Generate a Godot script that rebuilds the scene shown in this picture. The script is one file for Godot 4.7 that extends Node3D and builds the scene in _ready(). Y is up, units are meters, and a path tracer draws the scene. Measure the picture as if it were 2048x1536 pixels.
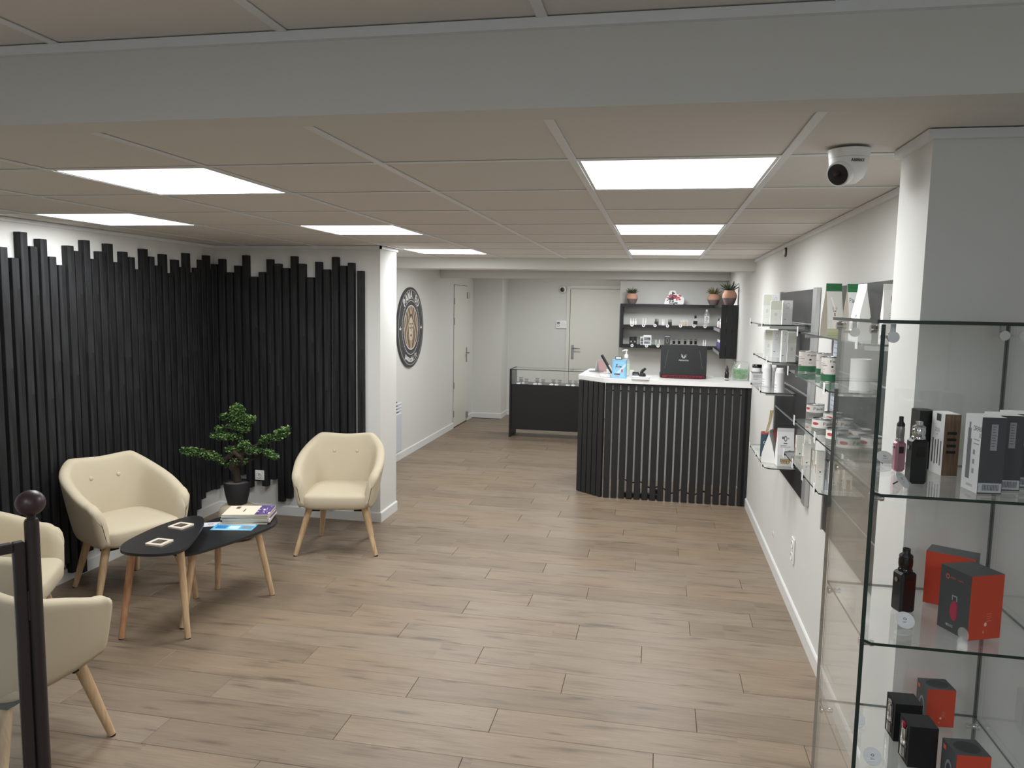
extends Node3D
# A small shop: lounge corner with black slat cladding, counter, wall displays, glass tower. y up, metres.
const EYE := Vector3(0, 1.7524, 0)
const FOCAL := 1513.1
const TURN := Vector3(-0.1052, 0.19084, 0.01764)
const CEIL := 2.1795
const CEIL_IN := 2.363
var view: Basis
var M := {}
var rng := RandomNumberGenerator.new()
var taken := {}

# ---------- pixel of the 2048x1536 photograph -> point on a plane that the thing touches
func ray(x: float, y: float) -> Vector3:
	return view * Vector3((x - 1024.0) / FOCAL, (768.0 - y) / FOCAL, -1.0)
func on_y(x: float, y: float, v: float) -> Vector3:
	var d := ray(x, y)
	return EYE + d * ((v - EYE.y) / d.y)
func on_x(x: float, y: float, v: float) -> Vector3:
	var d := ray(x, y)
	return EYE + d * ((v - EYE.x) / d.x)
func on_z(x: float, y: float, v: float) -> Vector3:
	var d := ray(x, y)
	return EYE + d * ((v - EYE.z) / d.z)
# left, right, base and top pixel of a thing standing on height ys -> [point of its near foot, width, height]
func span(xl: float, xr: float, yb: float, yt: float, ys: float) -> Array:
	var p := on_y((xl + xr) * 0.5, yb, ys)
	return [p, on_z(xr, yb, p.z).x - on_z(xl, yb, p.z).x, on_z((xl + xr) * 0.5, yt, p.z).y - ys]

# ---------- nodes
func numbered(called: String) -> String:
	var n: int = taken.get(called, 0)
	taken[called] = n + 1
	return called if n == 0 else "%s_%03d" % [called, n]
func meta(o: Node, label: String, category: String, group := "") -> void:
	if label: o.set_meta("label", label)
	if category: o.set_meta("category", category)
	if group: o.set_meta("group", group)
func thing(called: String, label: String, category: String, at := Vector3.ZERO, turn := 0.0, group := "") -> Node3D:
	var o := Node3D.new()
	o.name = numbered(called)
	add_child(o)
	o.position = at
	o.rotation.y = turn
	meta(o, label, category, group)
	return o
func put(parent: Node, called: String, mesh: Mesh, m: Material, at := Vector3.ZERO, rot := Vector3.ZERO) -> MeshInstance3D:
	var o := MeshInstance3D.new()
	o.name = called if parent != self else numbered(called)
	o.mesh = mesh
	if m:
		o.material_override = m
	o.position = at
	o.rotation = rot
	parent.add_child(o, true)
	return o
func single(called: String, label: String, category: String, mesh: Mesh, m: Material, at := Vector3.ZERO, rot := Vector3.ZERO, group := "") -> MeshInstance3D:
	var o := put(self, called, mesh, m, at, rot)
	meta(o, label, category, group)
	return o
func struct(called: String, mesh: Mesh, m: Material, at := Vector3.ZERO, rot := Vector3.ZERO) -> MeshInstance3D:
	var o := put(self, called, mesh, m, at, rot)
	o.set_meta("kind", "structure")
	return o
func struct_root(called: String, at := Vector3.ZERO) -> Node3D:
	var o := Node3D.new()
	o.name = numbered(called)
	add_child(o)
	o.position = at
	o.set_meta("kind", "structure")
	return o
func twin(o: Node3D, at: Vector3, turn := 0.0, label := "") -> Node3D:
	var c: Node3D = o.duplicate()
	var base := String(o.name)
	if base.length() > 4 and base[base.length() - 4] == "_" and base.right(3).is_valid_int():
		base = base.left(-4)
	c.name = numbered(base)
	add_child(c)
	c.position = at
	c.rotation.y = turn
	if label: c.set_meta("label", label)
	return c

# ---------- meshes
func newst() -> SurfaceTool:
	var s := SurfaceTool.new()
	s.begin(Mesh.PRIMITIVE_TRIANGLES)
	return s
# polygon facing away from the inner point ref, flat
func facet(s: SurfaceTool, pts: Array, ref: Vector3, uvs := []) -> void:
	var n: Vector3 = (pts[1] - pts[0]).cross(pts[2] - pts[0])
	if n.length() < 1e-12: return
	n = n.normalized()
	var mid := Vector3.ZERO
	for p in pts: mid += p
	mid /= pts.size()
	var flip := n.dot(mid - ref) > 0.0     # counter-clockwise as seen from outside: turn it round
	if not flip: n = -n
	for i in range(1, pts.size() - 1):
		var t := [0, i + 1, i] if flip else [0, i, i + 1]
		for k in t:
			s.set_normal(n)
			if uvs: s.set_uv(uvs[k])
			s.add_vertex(pts[k])
func boxm(size: Vector3) -> BoxMesh:
	var b := BoxMesh.new()
	b.size = size
	return b
func bx(lo: Vector3, hi: Vector3) -> ArrayMesh:
	var s := newst()
	addbox(s, (lo + hi) * 0.5, (hi - lo))
	return s.commit()
func addbox(s: SurfaceTool, c: Vector3, size: Vector3, b := Basis.IDENTITY) -> void:
	var h := size * 0.5
	for ax in 3:
		for sg in [-1.0, 1.0]:
			var pts := []
			for q in [[-1, -1], [1, -1], [1, 1], [-1, 1]]:
				var v := Vector3.ZERO
				v[ax] = sg * h[ax]
				v[(ax + 1) % 3] = q[0] * h[(ax + 1) % 3]
				v[(ax + 2) % 3] = q[1] * h[(ax + 2) % 3]
				pts.append(c + b * v)
			facet(s, pts, c, [Vector2(0, 1), Vector2(1, 1), Vector2(1, 0), Vector2(0, 0)])
var cb_seen := {}
# box with chamfered edges, standing on y = 0 when base is true
func cbox(size: Vector3, r := 0.002, base := true) -> ArrayMesh:
	var key := [size, r, base]
	if cb_seen.has(key): return cb_seen[key]
	var s := newst()
	var h := size * 0.5
	var o := Vector3(0, h.y if base else 0.0, 0)
	r = minf(r, minf(h.x, minf(h.y, h.z)) * 0.9)
	for ax in 3:
		var a1 := (ax + 1) % 3
		var a2 := (ax + 2) % 3
		for sg in [-1.0, 1.0]:
			var pts := []
			for q in [[-1, -1], [1, -1], [1, 1], [-1, 1]]:
				var v := Vector3.ZERO
				v[ax] = sg * h[ax]
				v[a1] = q[0] * (h[a1] - r)
				v[a2] = q[1] * (h[a2] - r)
				pts.append(v + o)
			facet(s, pts, o)
			for sg2 in [-1.0, 1.0]:       # edge between faces ax and a1
				var e := []
				for q in [[0, -1], [0, 1], [1, 1], [1, -1]]:
					var v := Vector3.ZERO
					v[ax] = sg * (h[ax] - (r if q[0] else 0.0))
					v[a1] = sg2 * (h[a1] - (0.0 if q[0] else r))
					v[a2] = q[1] * (h[a2] - r)
					e.append(v + o)
				facet(s, e, o)
	for sx in [-1.0, 1.0]:
		for sy in [-1.0, 1.0]:
			for sz in [-1.0, 1.0]:
				var c := Vector3(sx, sy, sz)
				facet(s, [c * (h - Vector3(0, r, r)) + o, c * (h - Vector3(r, 0, r)) + o, c * (h - Vector3(r, r, 0)) + o], o)
	var m := s.commit()
	cb_seen[key] = m
	return m
# carton: surfaces 0 front and back (z), 1 sides (x), 2 top and bottom; each face with its own 0..1 picture
func carton(size: Vector3, ms: Array) -> ArrayMesh:
	var h := size * 0.5
	var o := Vector3(0, h.y, 0)
	var m := ArrayMesh.new()
	for set_ in 3:
		var s := newst()
		for sg in [-1.0, 1.0]:
			var r: Vector3 = [Vector3(sg, 0, 0), Vector3(0, 0, -sg), Vector3(1, 0, 0)][set_]
			var u: Vector3 = [Vector3.UP, Vector3.UP, Vector3(0, 0, -sg)][set_]
			var n: Vector3 = [Vector3(0, 0, sg), Vector3(sg, 0, 0), Vector3(0, sg, 0)][set_]
			var pts := []
			for q in [[-1, -1], [1, -1], [1, 1], [-1, 1]]:
				pts.append(o + (r * q[0] + u * q[1] + n) * h)
			facet(s, pts, o, [Vector2(0, 1), Vector2(1, 1), Vector2(1, 0), Vector2(0, 0)])
		s.commit(m)
		m.surface_set_material(set_, ms[mini(set_, ms.size() - 1)])
	return m
# surface of revolution about y; profile of Vector2(radius, height) from bottom to top
func lathe(profile: Array, seg := 20, sx := 1.0, sz := 1.0) -> ArrayMesh:
	var s := newst()
	var n := profile.size()
	for i in n - 1:
		var a: Vector2 = profile[i]
		var b: Vector2 = profile[i + 1]
		if a.distance_to(b) < 1e-6: continue
		var t := (b - a).normalized()
		var n0 := Vector2(t.y, -t.x)
		var na := n0
		var nb := n0
		if i > 0:
			var tp: Vector2 = (a - profile[i - 1]).normalized()
			if tp.dot(t) > 0.6: na = (n0 + Vector2(tp.y, -tp.x)).normalized()
		if i < n - 2:
			var tn: Vector2 = (profile[i + 2] - b).normalized()
			if tn.dot(t) > 0.6: nb = (n0 + Vector2(tn.y, -tn.x)).normalized()
		for k in seg:
			var c0 := TAU * k / seg
			var c1 := TAU * (k + 1) / seg
			var q := [[a, na, c0], [b, nb, c0], [b, nb, c1], [a, na, c1]]
			for j in [0, 1, 2, 0, 2, 3]:
				var p: Vector2 = q[j][0]
				var nn: Vector2 = q[j][1]
				var ang: float = q[j][2]
				s.set_normal(Vector3(nn.x * cos(ang), nn.y, -nn.x * sin(ang)).normalized())
				s.set_uv(Vector2((ang / TAU), 1.0 - float(i + (1 if j in [1, 2] else 0)) / (n - 1)))
				s.add_vertex(Vector3(p.x * cos(ang) * sx, p.y, -p.x * sin(ang) * sz))
	return s.commit()
# tube along points with radii, closed ends
func tube(pts: Array, radii: Array, seg := 12) -> ArrayMesh:
	var s := newst()
	addtube(s, pts, radii, seg)
	return s.commit()
func addtube(s: SurfaceTool, pts: Array, radii: Array, seg := 12) -> void:
	var rings := []
	var side := Vector3.RIGHT
	for i in pts.size():
		var d: Vector3 = (pts[mini(i + 1, pts.size() - 1)] - pts[maxi(i - 1, 0)]).normalized()
		if absf(d.dot(side)) > 0.9: side = Vector3.UP if absf(d.y) < 0.9 else Vector3.FORWARD
		var u := (side - d * side.dot(d)).normalized()
		side = u
		var w := d.cross(u)
		var ring := []
		for k in seg:
			var a := TAU * k / seg
			ring.append([pts[i] + (u * cos(a) + w * sin(a)) * radii[mini(i, radii.size() - 1)], u * cos(a) + w * sin(a)])
		rings.append(ring)
	for i in pts.size() - 1:
		for k in seg:
			var k2 := (k + 1) % seg
			var q := [rings[i][k], rings[i + 1][k], rings[i + 1][k2], rings[i][k2]]
			for j in [0, 1, 2, 0, 2, 3]:
				s.set_normal(q[j][1])
				s.set_uv(Vector2(float(k) / seg, float(i)))
				s.add_vertex(q[j][0])
	for e in [0, pts.size() - 1]:
		var cap := []
		for k in seg: cap.append(rings[e][k][0])
		facet(s, cap, pts[1] if e == 0 else pts[pts.size() - 2])
# prism: outline in x,z (any simple polygon), from y0 to y1, chamfered top edge ch
func prism(poly: PackedVector2Array, y0: float, y1: float) -> ArrayMesh:
	var s := newst()
	addprism(s, poly, y0, y1)
	return s.commit()
func addprism(s: SurfaceTool, poly: PackedVector2Array, y0: float, y1: float) -> void:
	var idx := Geometry2D.triangulate_polygon(poly)
	for i in range(0, idx.size(), 3):
		var t := [poly[idx[i]], poly[idx[i + 1]], poly[idx[i + 2]]]
		for y in [y0, y1]:
			var pts := []
			var uv := []
			for p in t:
				pts.append(Vector3(p.x, y, p.y))
				uv.append(p)
			facet(s, pts, Vector3(t[0].x, (y0 + y1) * 0.5, t[0].y), uv)
	var ccw := not Geometry2D.is_polygon_clockwise(poly)
	for i in poly.size():
		var a := poly[i]
		var b := poly[(i + 1) % poly.size()]
		var n := Vector2(b.y - a.y, a.x - b.x).normalized() * (1.0 if ccw else -1.0)
		var mid := (a + b) * 0.5 - n * 0.01
		facet(s, [Vector3(a.x, y0, a.y), Vector3(b.x, y0, b.y), Vector3(b.x, y1, b.y), Vector3(a.x, y1, a.y)], Vector3(mid.x, (y0 + y1) * 0.5, mid.y))
func round_poly(corners: Array, radii: Array, n := 8) -> PackedVector2Array:
	var out := PackedVector2Array()
	var c := corners.size()
	for i in c:
		var p: Vector2 = corners[i]
		var a: Vector2 = (corners[(i - 1 + c) % c] - p).normalized()
		var b: Vector2 = (corners[(i + 1) % c] - p).normalized()
		var half := acos(clampf(a.dot(b), -1, 1)) * 0.5
		var d: float = radii[i] / tan(half)
		var p0 := p + a * d
		var p1 := p + b * d
		for k in n + 1:
			var t := float(k) / n
			out.append(p0.lerp(p, t).lerp(p.lerp(p1, t), t))
	return out
# glass sheet: surface 0 the two faces, surface 1 its edges
func sheet(poly: PackedVector2Array, y0: float, y1: float, edge: Material = null) -> ArrayMesh:
	var m := ArrayMesh.new()
	var s := newst()
	var idx := Geometry2D.triangulate_polygon(poly)
	for i in range(0, idx.size(), 3):
		for y in [y0, y1]:
			var pts := []
			for k in 3: pts.append(Vector3(poly[idx[i + k]].x, y, poly[idx[i + k]].y))
			facet(s, pts, Vector3(pts[0].x, (y0 + y1) * 0.5, pts[0].z))
	s.commit(m)
	s = newst()
	var ccw := not Geometry2D.is_polygon_clockwise(poly)
	for i in poly.size():
		var a := poly[i]
		var b := poly[(i + 1) % poly.size()]
		var n := Vector2(b.y - a.y, a.x - b.x).normalized() * (1.0 if ccw else -1.0)
		var mid := (a + b) * 0.5 - n * 0.01
		facet(s, [Vector3(a.x, y0, a.y), Vector3(b.x, y0, b.y), Vector3(b.x, y1, b.y), Vector3(a.x, y1, a.y)], Vector3(mid.x, (y0 + y1) * 0.5, mid.y))
	s.commit(m)
	m.surface_set_material(0, M.glass)
	m.surface_set_material(1, edge if edge else M.glass_edge)
	return m
func superell(h: Vector3, e1: float, e2: float, nu := 32, nv := 16) -> ArrayMesh:
	var s := newst()
	s.set_smooth_group(0)
	var P := func(i: int, j: int) -> Vector3:
		var u := TAU * i / nu
		var v := PI * (float(j) / nv - 0.5)
		var f := func(w: float, e: float) -> float: return signf(w) * pow(absf(w), e)
		return Vector3(h.x * f.call(cos(v), e1) * f.call(cos(u), e2), h.y * f.call(sin(v), e1), h.z * f.call(cos(v), e1) * f.call(sin(u), e2))
	for i in nu:
		for j in nv:
			var a: Vector3 = P.call(i, j)
			var b: Vector3 = P.call(i + 1, j)
			var c: Vector3 = P.call(i + 1, j + 1)
			var d: Vector3 = P.call(i, j + 1)
			for t in [[a, b, c], [a, c, d]]:
				if (t[1] - t[0]).cross(t[2] - t[0]).length() > 1e-12:
					for v in t: s.add_vertex(v)
	s.index()
	s.generate_normals()
	return s.commit()
func disc(r: float, th: float, seg := 20) -> ArrayMesh:      # axis y, from 0 to th
	return lathe([Vector2(0, 0), Vector2(r, 0), Vector2(r, th), Vector2(0, th)], seg)
func words(parent: Node, text: String, height: float, m: Material, at: Vector3, rot := Vector3.ZERO, bold := true, called := "lettering") -> MeshInstance3D:
	var t := TextMesh.new()
	var f := SystemFont.new()
	f.font_names = PackedStringArray(["Droid Sans"])
	f.font_weight = 700 if bold else 400
	t.font = f
	t.font_size = 32
	t.pixel_size = height / 23.0
	t.depth = 0.0006
	t.curve_step = 2.0
	t.text = text
	return put(parent, called, t, m, at, rot)

# ---------- materials
func mat(called: String, c: Color, rough := 0.6, metal := 0.0, spec := 0.5) -> StandardMaterial3D:
	var m := StandardMaterial3D.new()
	m.resource_name = called
	m.albedo_color = c
	m.roughness = rough
	m.metallic = metal
	m.metallic_specular = spec
	return m
func rgb(r: int, g: int, b: int) -> Color:
	return Color8(r, g, b)
func noise(freq: float, octaves := 3, sd := 1) -> FastNoiseLite:
	var n := FastNoiseLite.new()
	n.noise_type = FastNoiseLite.TYPE_SIMPLEX_SMOOTH
	n.frequency = freq
	n.fractal_octaves = octaves
	n.seed = sd
	return n
func noise_tex(freq: float, size := 256, octaves := 3, sd := 1) -> NoiseTexture2D:
	var t := NoiseTexture2D.new()
	t.width = size
	t.height = size
	t.seamless = true
	t.noise = noise(freq, octaves, sd)
	return t
func relief(m: StandardMaterial3D, tex: Texture2D, cm: float, scale := 1.0) -> void:
	m.heightmap_enabled = true
	m.heightmap_texture = tex
	m.heightmap_scale = cm
	m.uv1_triplanar = true
	m.uv1_scale = Vector3.ONE * scale
func picture(im: Image) -> ImageTexture:
	return ImageTexture.create_from_image(im)
func printed(called: String, im: Image, rough := 0.55) -> StandardMaterial3D:
	var m := mat(called, Color.WHITE, rough)
	m.albedo_texture = picture(im)
	return m
# oak laminate; u along the plank. Four boards' worth of grain in one picture.
func oak_image(w: int, h: int, bands: int, base: Color, dark: Color, pale: Color, knots: int, sd: int) -> Image:
	var im := Image.create(w, h, false, Image.FORMAT_RGB8)
	var n1 := noise(0.004, 3, sd)
	var n2 := noise(0.012, 3, sd + 1)
	var n3 := noise(0.05, 2, sd + 2)
	var r := RandomNumberGenerator.new()
	r.seed = sd
	var ks := []
	for i in knots: ks.append(Vector3(r.randf() * w, r.randf() * h, r.randf_range(0.6, 1.4)))
	var bh := float(h) / bands
	for y in h:
		var band := floori(y / bh)
		for x in w:
			var fx := float(x)
			var fy := float(y)
			var bend := 0.0
			var spot := 0.0
			for k in ks:
				var dx: float = (fx - k.x) / (46.0 * k.z)
				var dy: float = (fy - k.y) / (9.0 * k.z)
				var q := dx * dx + dy * dy
				if q < 9.0 and floori(k.y / bh) == band:
					var g := exp(-q)
					bend += g * 10.0 * signf(dy)
					spot += exp(-q * 2.2)
			var o := band * 731.0
			var wave := n1.get_noise_2d(fx * 0.8 + o, (fy + bend) * 5.0)
			var streak := n2.get_noise_2d(fx * 0.35 + o, (fy + bend) * 9.0)
			var fine := n3.get_noise_2d(fx * 0.25, (fy + bend) * 6.0 + o)
			var t := clampf(0.46 + wave * 0.4 + streak * 0.22, 0.0, 1.0)
			var c := dark.lerp(base, smoothstep(0.0, 0.45, t)).lerp(pale, smoothstep(0.5, 1.0, t) * 0.8)
			c = c.lerp(dark.darkened(0.25), clampf(spot * 0.55, 0.0, 0.6))
			im.set_pixel(x, y, c * (1.0 + fine * 0.07))
	return im
func grain_image(w: int, h: int, lo: Color, hi: Color, sd: int, stretch := 16.0, freq := 0.02) -> Image:   # grain runs along v
	var im := Image.create(w, h, false, Image.FORMAT_RGB8)
	var n := noise(freq, 4, sd)
	for y in h:
		for x in w:
			im.set_pixel(x, y, lo.lerp(hi, clampf(0.5 + n.get_noise_2d(x * stretch * 0.25, y / stretch * 4.0) * 0.8, 0, 1)))
	return im
# small raster letters for print on packaging
const GLYPH := {"A": [14, 17, 17, 31, 17, 17, 17], "B": [30, 17, 17, 30, 17, 17, 30], "C": [14, 17, 16, 16, 16, 17, 14], "D": [30, 17, 17, 17, 17, 17, 30], "E": [31, 16, 16, 30, 16, 16, 31], "G": [14, 17, 16, 23, 17, 17, 14], "I": [14, 4, 4, 4, 4, 4, 14], "K": [17, 18, 20, 24, 20, 18, 17], "L": [16, 16, 16, 16, 16, 16, 31], "N": [17, 25, 21, 19, 17, 17, 17], "O": [14, 17, 17, 17, 17, 17, 14], "P": [30, 17, 17, 30, 16, 16, 16], "Q": [14, 17, 17, 17, 21, 18, 13], "R": [30, 17, 17, 30, 20, 18, 17], "S": [15, 16, 16, 14, 1, 1, 30], "T": [31, 4, 4, 4, 4, 4, 4], "U": [17, 17, 17, 17, 17, 17, 14], "V": [17, 17, 17, 17, 10, 10, 4], "X": [17, 17, 10, 4, 10, 17, 17], "1": [4, 12, 4, 4, 4, 4, 14], "6": [14, 16, 16, 30, 17, 17, 14], "a": [0, 0, 14, 1, 15, 17, 15], "e": [0, 0, 14, 17, 31, 16, 14], "l": [12, 4, 4, 4, 4, 4, 14], "w": [0, 0, 17, 17, 21, 21, 10], "i": [4, 0, 12, 4, 4, 4, 14], "n": [0, 0, 30, 17, 17, 17, 17], "u": [0, 0, 17, 17, 17, 19, 13], "v": [0, 0, 17, 17, 17, 10, 4], "k": [16, 16, 18, 20, 24, 20, 18], "p": [0, 0, 30, 17, 30, 16, 16], "o": [0, 0, 14, 17, 17, 17, 14], "d": [1, 1, 15, 17, 17, 17, 15], "g": [0, 0, 15, 17, 15, 1, 14]}
func stamp(im: Image, text: String, x: int, y: int, k: int, c: Color) -> void:
	for ch in text:
		if GLYPH.has(ch):
			for r in 7:
				for b in 5:
					if int(GLYPH[ch][r]) >> (4 - b) & 1:
						im.fill_rect(Rect2i(x + b * k, y + r * k, k, k), c)
		x += 6 * k
func lines(im: Image, x: int, y: int, w: int, n: int, gap: int, c: Color, th := 2) -> void:
	for i in n:
		im.fill_rect(Rect2i(x, y + i * gap, int(w * rng.randf_range(0.55, 1.0)), th), c)
func oval(im: Image, cx: float, cy: float, rx: float, ry: float, c: Color, inner := 0.0) -> void:
	for y in range(maxi(0, int(cy - ry)), mini(im.get_height(), int(cy + ry) + 1)):
		for x in range(maxi(0, int(cx - rx)), mini(im.get_width(), int(cx + rx) + 1)):
			var q := Vector2((x - cx) / rx, (y - cy) / ry).length()
			if q <= 1.0 and q >= inner: im.set_pixel(x, y, c)
func blank(w: int, h: int, c: Color) -> Image:
	var im := Image.create(w, h, false, Image.FORMAT_RGB8)
	im.fill(c)
	return im

func make_materials() -> void:
	M.wall = mat("wall_paint", rgb(215, 214, 209), 0.9, 0.0, 0.3)
	relief(M.wall, noise_tex(0.05, 256, 4, 3), 0.02, 2.0)
	M.trim = mat("white_gloss_trim", rgb(224, 224, 221), 0.45)
	M.tile = mat("ceiling_tile", rgb(220, 216, 211), 0.95, 0.0, 0.2)
	relief(M.tile, noise_tex(0.1, 256, 4, 5), 0.015, 4.0)
	M.grid = mat("ceiling_grid_metal", rgb(226, 228, 230), 0.5)
	M.dark_gap = mat("subfloor", rgb(52, 44, 38), 0.9)
	var oak := picture(oak_image(1024, 512, 4, rgb(138, 122, 104), rgb(112, 98, 84), rgb(152, 137, 119), 22, 11))
	M.oak = []
	for t in [Color(1, 1, 1), Color(0.94, 0.93, 0.92), Color(1.0, 0.985, 0.965)]:
		var m := mat("oak_laminate", t, 0.42, 0.0, 0.45)
		m.albedo_texture = oak
		M.oak.append(m)
	M.slat = []
	var sg := picture(grain_image(64, 512, rgb(27, 27, 28), rgb(50, 50, 51), 21, 16.0, 0.02))
	for t in [1.0, 0.9, 1.08]:
		var m := mat("black_stained_wood", Color(t, t, t).clamp(), 0.6, 0.0, 0.35)
		m.albedo_texture = sg
		m.heightmap_enabled = true
		m.heightmap_texture = sg
		m.heightmap_scale = 0.06
		m.uv1_triplanar = true
		m.uv1_scale = Vector3(6, 0.8, 6)
		m.uv1_offset = Vector3(t * 7.0, t * 3.0, 0)
		M.slat.append(m)
	M.slat_counter = mat("black_painted_slat", rgb(30, 30, 31), 0.55)
	M.fabric = mat("cream_fabric", rgb(190, 178, 154), 0.92, 0.0, 0.25)
	relief(M.fabric, noise_tex(0.25, 256, 2, 8), 0.025, 9.0)
	M.fabric.rim_enabled = true
	M.fabric.rim = 0.25
	M.pine = mat("pale_pine", Color.WHITE, 0.5)
	M.pine.albedo_texture = picture(grain_image(128, 256, rgb(178, 145, 108), rgb(213, 184, 146), 31, 10.0, 0.03))
	M.pine.uv1_triplanar = true
	M.pine.uv1_scale = Vector3(8, 1.6, 8)
	M.pine_red = mat("reddish_pine", Color.WHITE, 0.5)
	M.pine_red.albedo_texture = picture(grain_image(128, 256, rgb(170, 114, 78), rgb(208, 166, 128), 41, 6.0, 0.03))
	M.pine_red.uv1_triplanar = true
	M.pine_red.uv1_scale = Vector3(8, 1.4, 8)
	M.knot = mat("wood_knot", rgb(104, 66, 42), 0.6)
	M.black_top = mat("black_table_lacquer", rgb(30, 30, 32), 0.4)
	M.black = mat("black_plastic", rgb(24, 24, 25), 0.4)
	M.black_soft = mat("black_rubber", rgb(20, 20, 21), 0.8)
	M.anthracite = mat("anthracite_board", rgb(25, 25, 27), 0.45)
	M.panel = mat("dark_slatwall_board", rgb(42, 42, 44), 0.32)
	M.alu = mat("aluminium", rgb(196, 197, 198), 0.35, 0.7)
	M.chrome = mat("chrome", rgb(215, 215, 215), 0.12, 1.0)
	M.steel = mat("brushed_steel", rgb(170, 170, 168), 0.35, 1.0)
	M.iron = mat("wrought_iron_brown", rgb(58, 49, 48), 0.45, 0.3)
	M.ball = mat("cast_iron_ball", rgb(70, 54, 55), 0.38, 0.3)
	M.white = mat("white_plastic", rgb(236, 236, 234), 0.35)
	M.paper = mat("white_paper", rgb(236, 235, 231), 0.8)
	M.cream_paper = mat("cream_paper", rgb(206, 195, 176), 0.7)
	M.grey = mat("grey_plastic", rgb(120, 121, 122), 0.5)
	M.heater = mat("heater_enamel", rgb(205, 207, 214), 0.4)
	M.door = mat("door_paint", rgb(218, 216, 206), 0.55)
	M.counter = mat("white_laminate", rgb(238, 237, 234), 0.3)
	M.glass = mat("clear_glass", Color(0.93, 0.97, 0.94, 0.06), 0.02)
	M.glass.transparency = BaseMaterial3D.TRANSPARENCY_ALPHA
	M.glass_edge = mat("glass_edge", rgb(44, 58, 51), 0.12)
	M.clear = mat("clear_plastic", Color(0.96, 0.97, 0.96, 0.16), 0.08)
	M.clear.transparency = BaseMaterial3D.TRANSPARENCY_ALPHA
	M.glow = mat("led_panel_light", rgb(255, 253, 248), 0.6)
	M.glow.emission_enabled = true
	M.glow.emission = Color(1.0, 0.985, 0.96)
	M.glow.emission_energy_multiplier = 2.2
	M.leaf = mat("bonsai_leaf", rgb(255, 255, 255), 0.5)
	M.leaf.vertex_color_use_as_albedo = true
	M.leaf.backlight_enabled = true
	M.leaf.backlight = Color(0.08, 0.14, 0.03)
	M.bark = mat("bark", rgb(58, 47, 38), 0.9)
	relief(M.bark, noise_tex(0.08, 128, 3, 12), 0.3, 14.0)
	M.pot = mat("charcoal_pot", rgb(38, 40, 43), 0.6)
	M.gravel = mat("gravel", rgb(112, 105, 96), 0.95)
	relief(M.gravel, noise_tex(0.15, 128, 2, 14), 0.6, 14.0)
	M.terracotta = mat("terracotta", rgb(204, 156, 132), 0.8)
	M.pot_grey = mat("grey_dipped_clay", rgb(124, 108, 106), 0.8)
	M.succulent = mat("succulent_green", rgb(72, 84, 58), 0.55)
	M.succulent_y = mat("succulent_olive", rgb(120, 116, 66), 0.55)
	M.orange = mat("orange_carton", rgb(205, 74, 48), 0.4)
	M.slate = mat("slate_carton", rgb(72, 74, 76), 0.4)
	M.pink = mat("pink_metal", rgb(196, 146, 160), 0.35, 0.4)
	M.green = mat("green_print", rgb(38, 108, 62), 0.5)
	M.bluebox = mat("light_blue_card", rgb(132, 188, 222), 0.5)
	M.red_trim = mat("red_trim", rgb(110, 20, 36), 0.35)
	M.ink = mat("dark_ink", rgb(40, 42, 44), 0.6)
	M.mid_ink = mat("grey_ink", rgb(128, 130, 130), 0.6)
	M.white_ink = mat("white_ink", rgb(228, 228, 224), 0.6)
	M.glass_dark = mat("dark_bottle_glass", rgb(30, 24, 22), 0.15)

func _ready() -> void:
	rng.seed = 7
	view = Basis.from_euler(TURN)
	# ----- camera, surroundings, exposure
	var cam := Camera3D.new()
	cam.name = "camera"
	cam.position = EYE
	cam.rotation = TURN
	cam.fov = rad_to_deg(2.0 * atan(768.0 / FOCAL))
	cam.near = 0.05
	cam.far = 60.0
	cam.current = true
	add_child(cam)
	var we := WorldEnvironment.new()
	we.name = "surroundings"
	var env := Environment.new()
	env.background_mode = Environment.BG_COLOR
	env.background_color = Color(0.02, 0.02, 0.02)
	env.tonemap_mode = Environment.TONE_MAPPER_LINEAR
	env.tonemap_exposure = 0.79
	env.sdfgi_enabled = true
	env.ssao_enabled = true
	env.ssil_enabled = true
	we.environment = env
	add_child(we)
	make_materials()
	build_lights()
	build_shell()
	build_slats()
	build_lounge()
	build_corridor()
	build_counter()
	build_back_shelf()
	build_display_wall()
	build_tower()
	build_entrance()

# ---------- ceiling lights
func col_x(c: float) -> float: return -3.2707 + 0.6 * c
func row_z(r: float) -> float: return -2.2857 - 0.6 * r
const PANELS := [[2, 0], [2, 3], [2, 6], [5, 0], [5, 3], [5, 6], [0, 2], [3, -5], [2, 9], [5, 10], [3, 13], [6, -6]]  # entries with negative rows are unseen panels added to brighten the entrance
const PANEL_LABELS := ["square led ceiling panel over the lounge tables, next to the step in the ceiling", "square led ceiling panel over the chair by the slat corner", "square led ceiling panel above the corridor with the round sign", "square led ceiling panel beside the white dome camera", "square led ceiling panel midway along the white display wall", "square led ceiling panel right above the slatted counter front", "square led ceiling panel beside the black slats of the long wall", "added unseen led ceiling panel in the raised entrance ceiling, standing in for daylight", "square led ceiling panel behind the beam, above the corridor with the doors", "square led ceiling panel behind the beam, above the laptop", "square led ceiling panel in the recess before the back door", "second added unseen led panel of the entrance ceiling, brightening the wall pier"]
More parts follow.
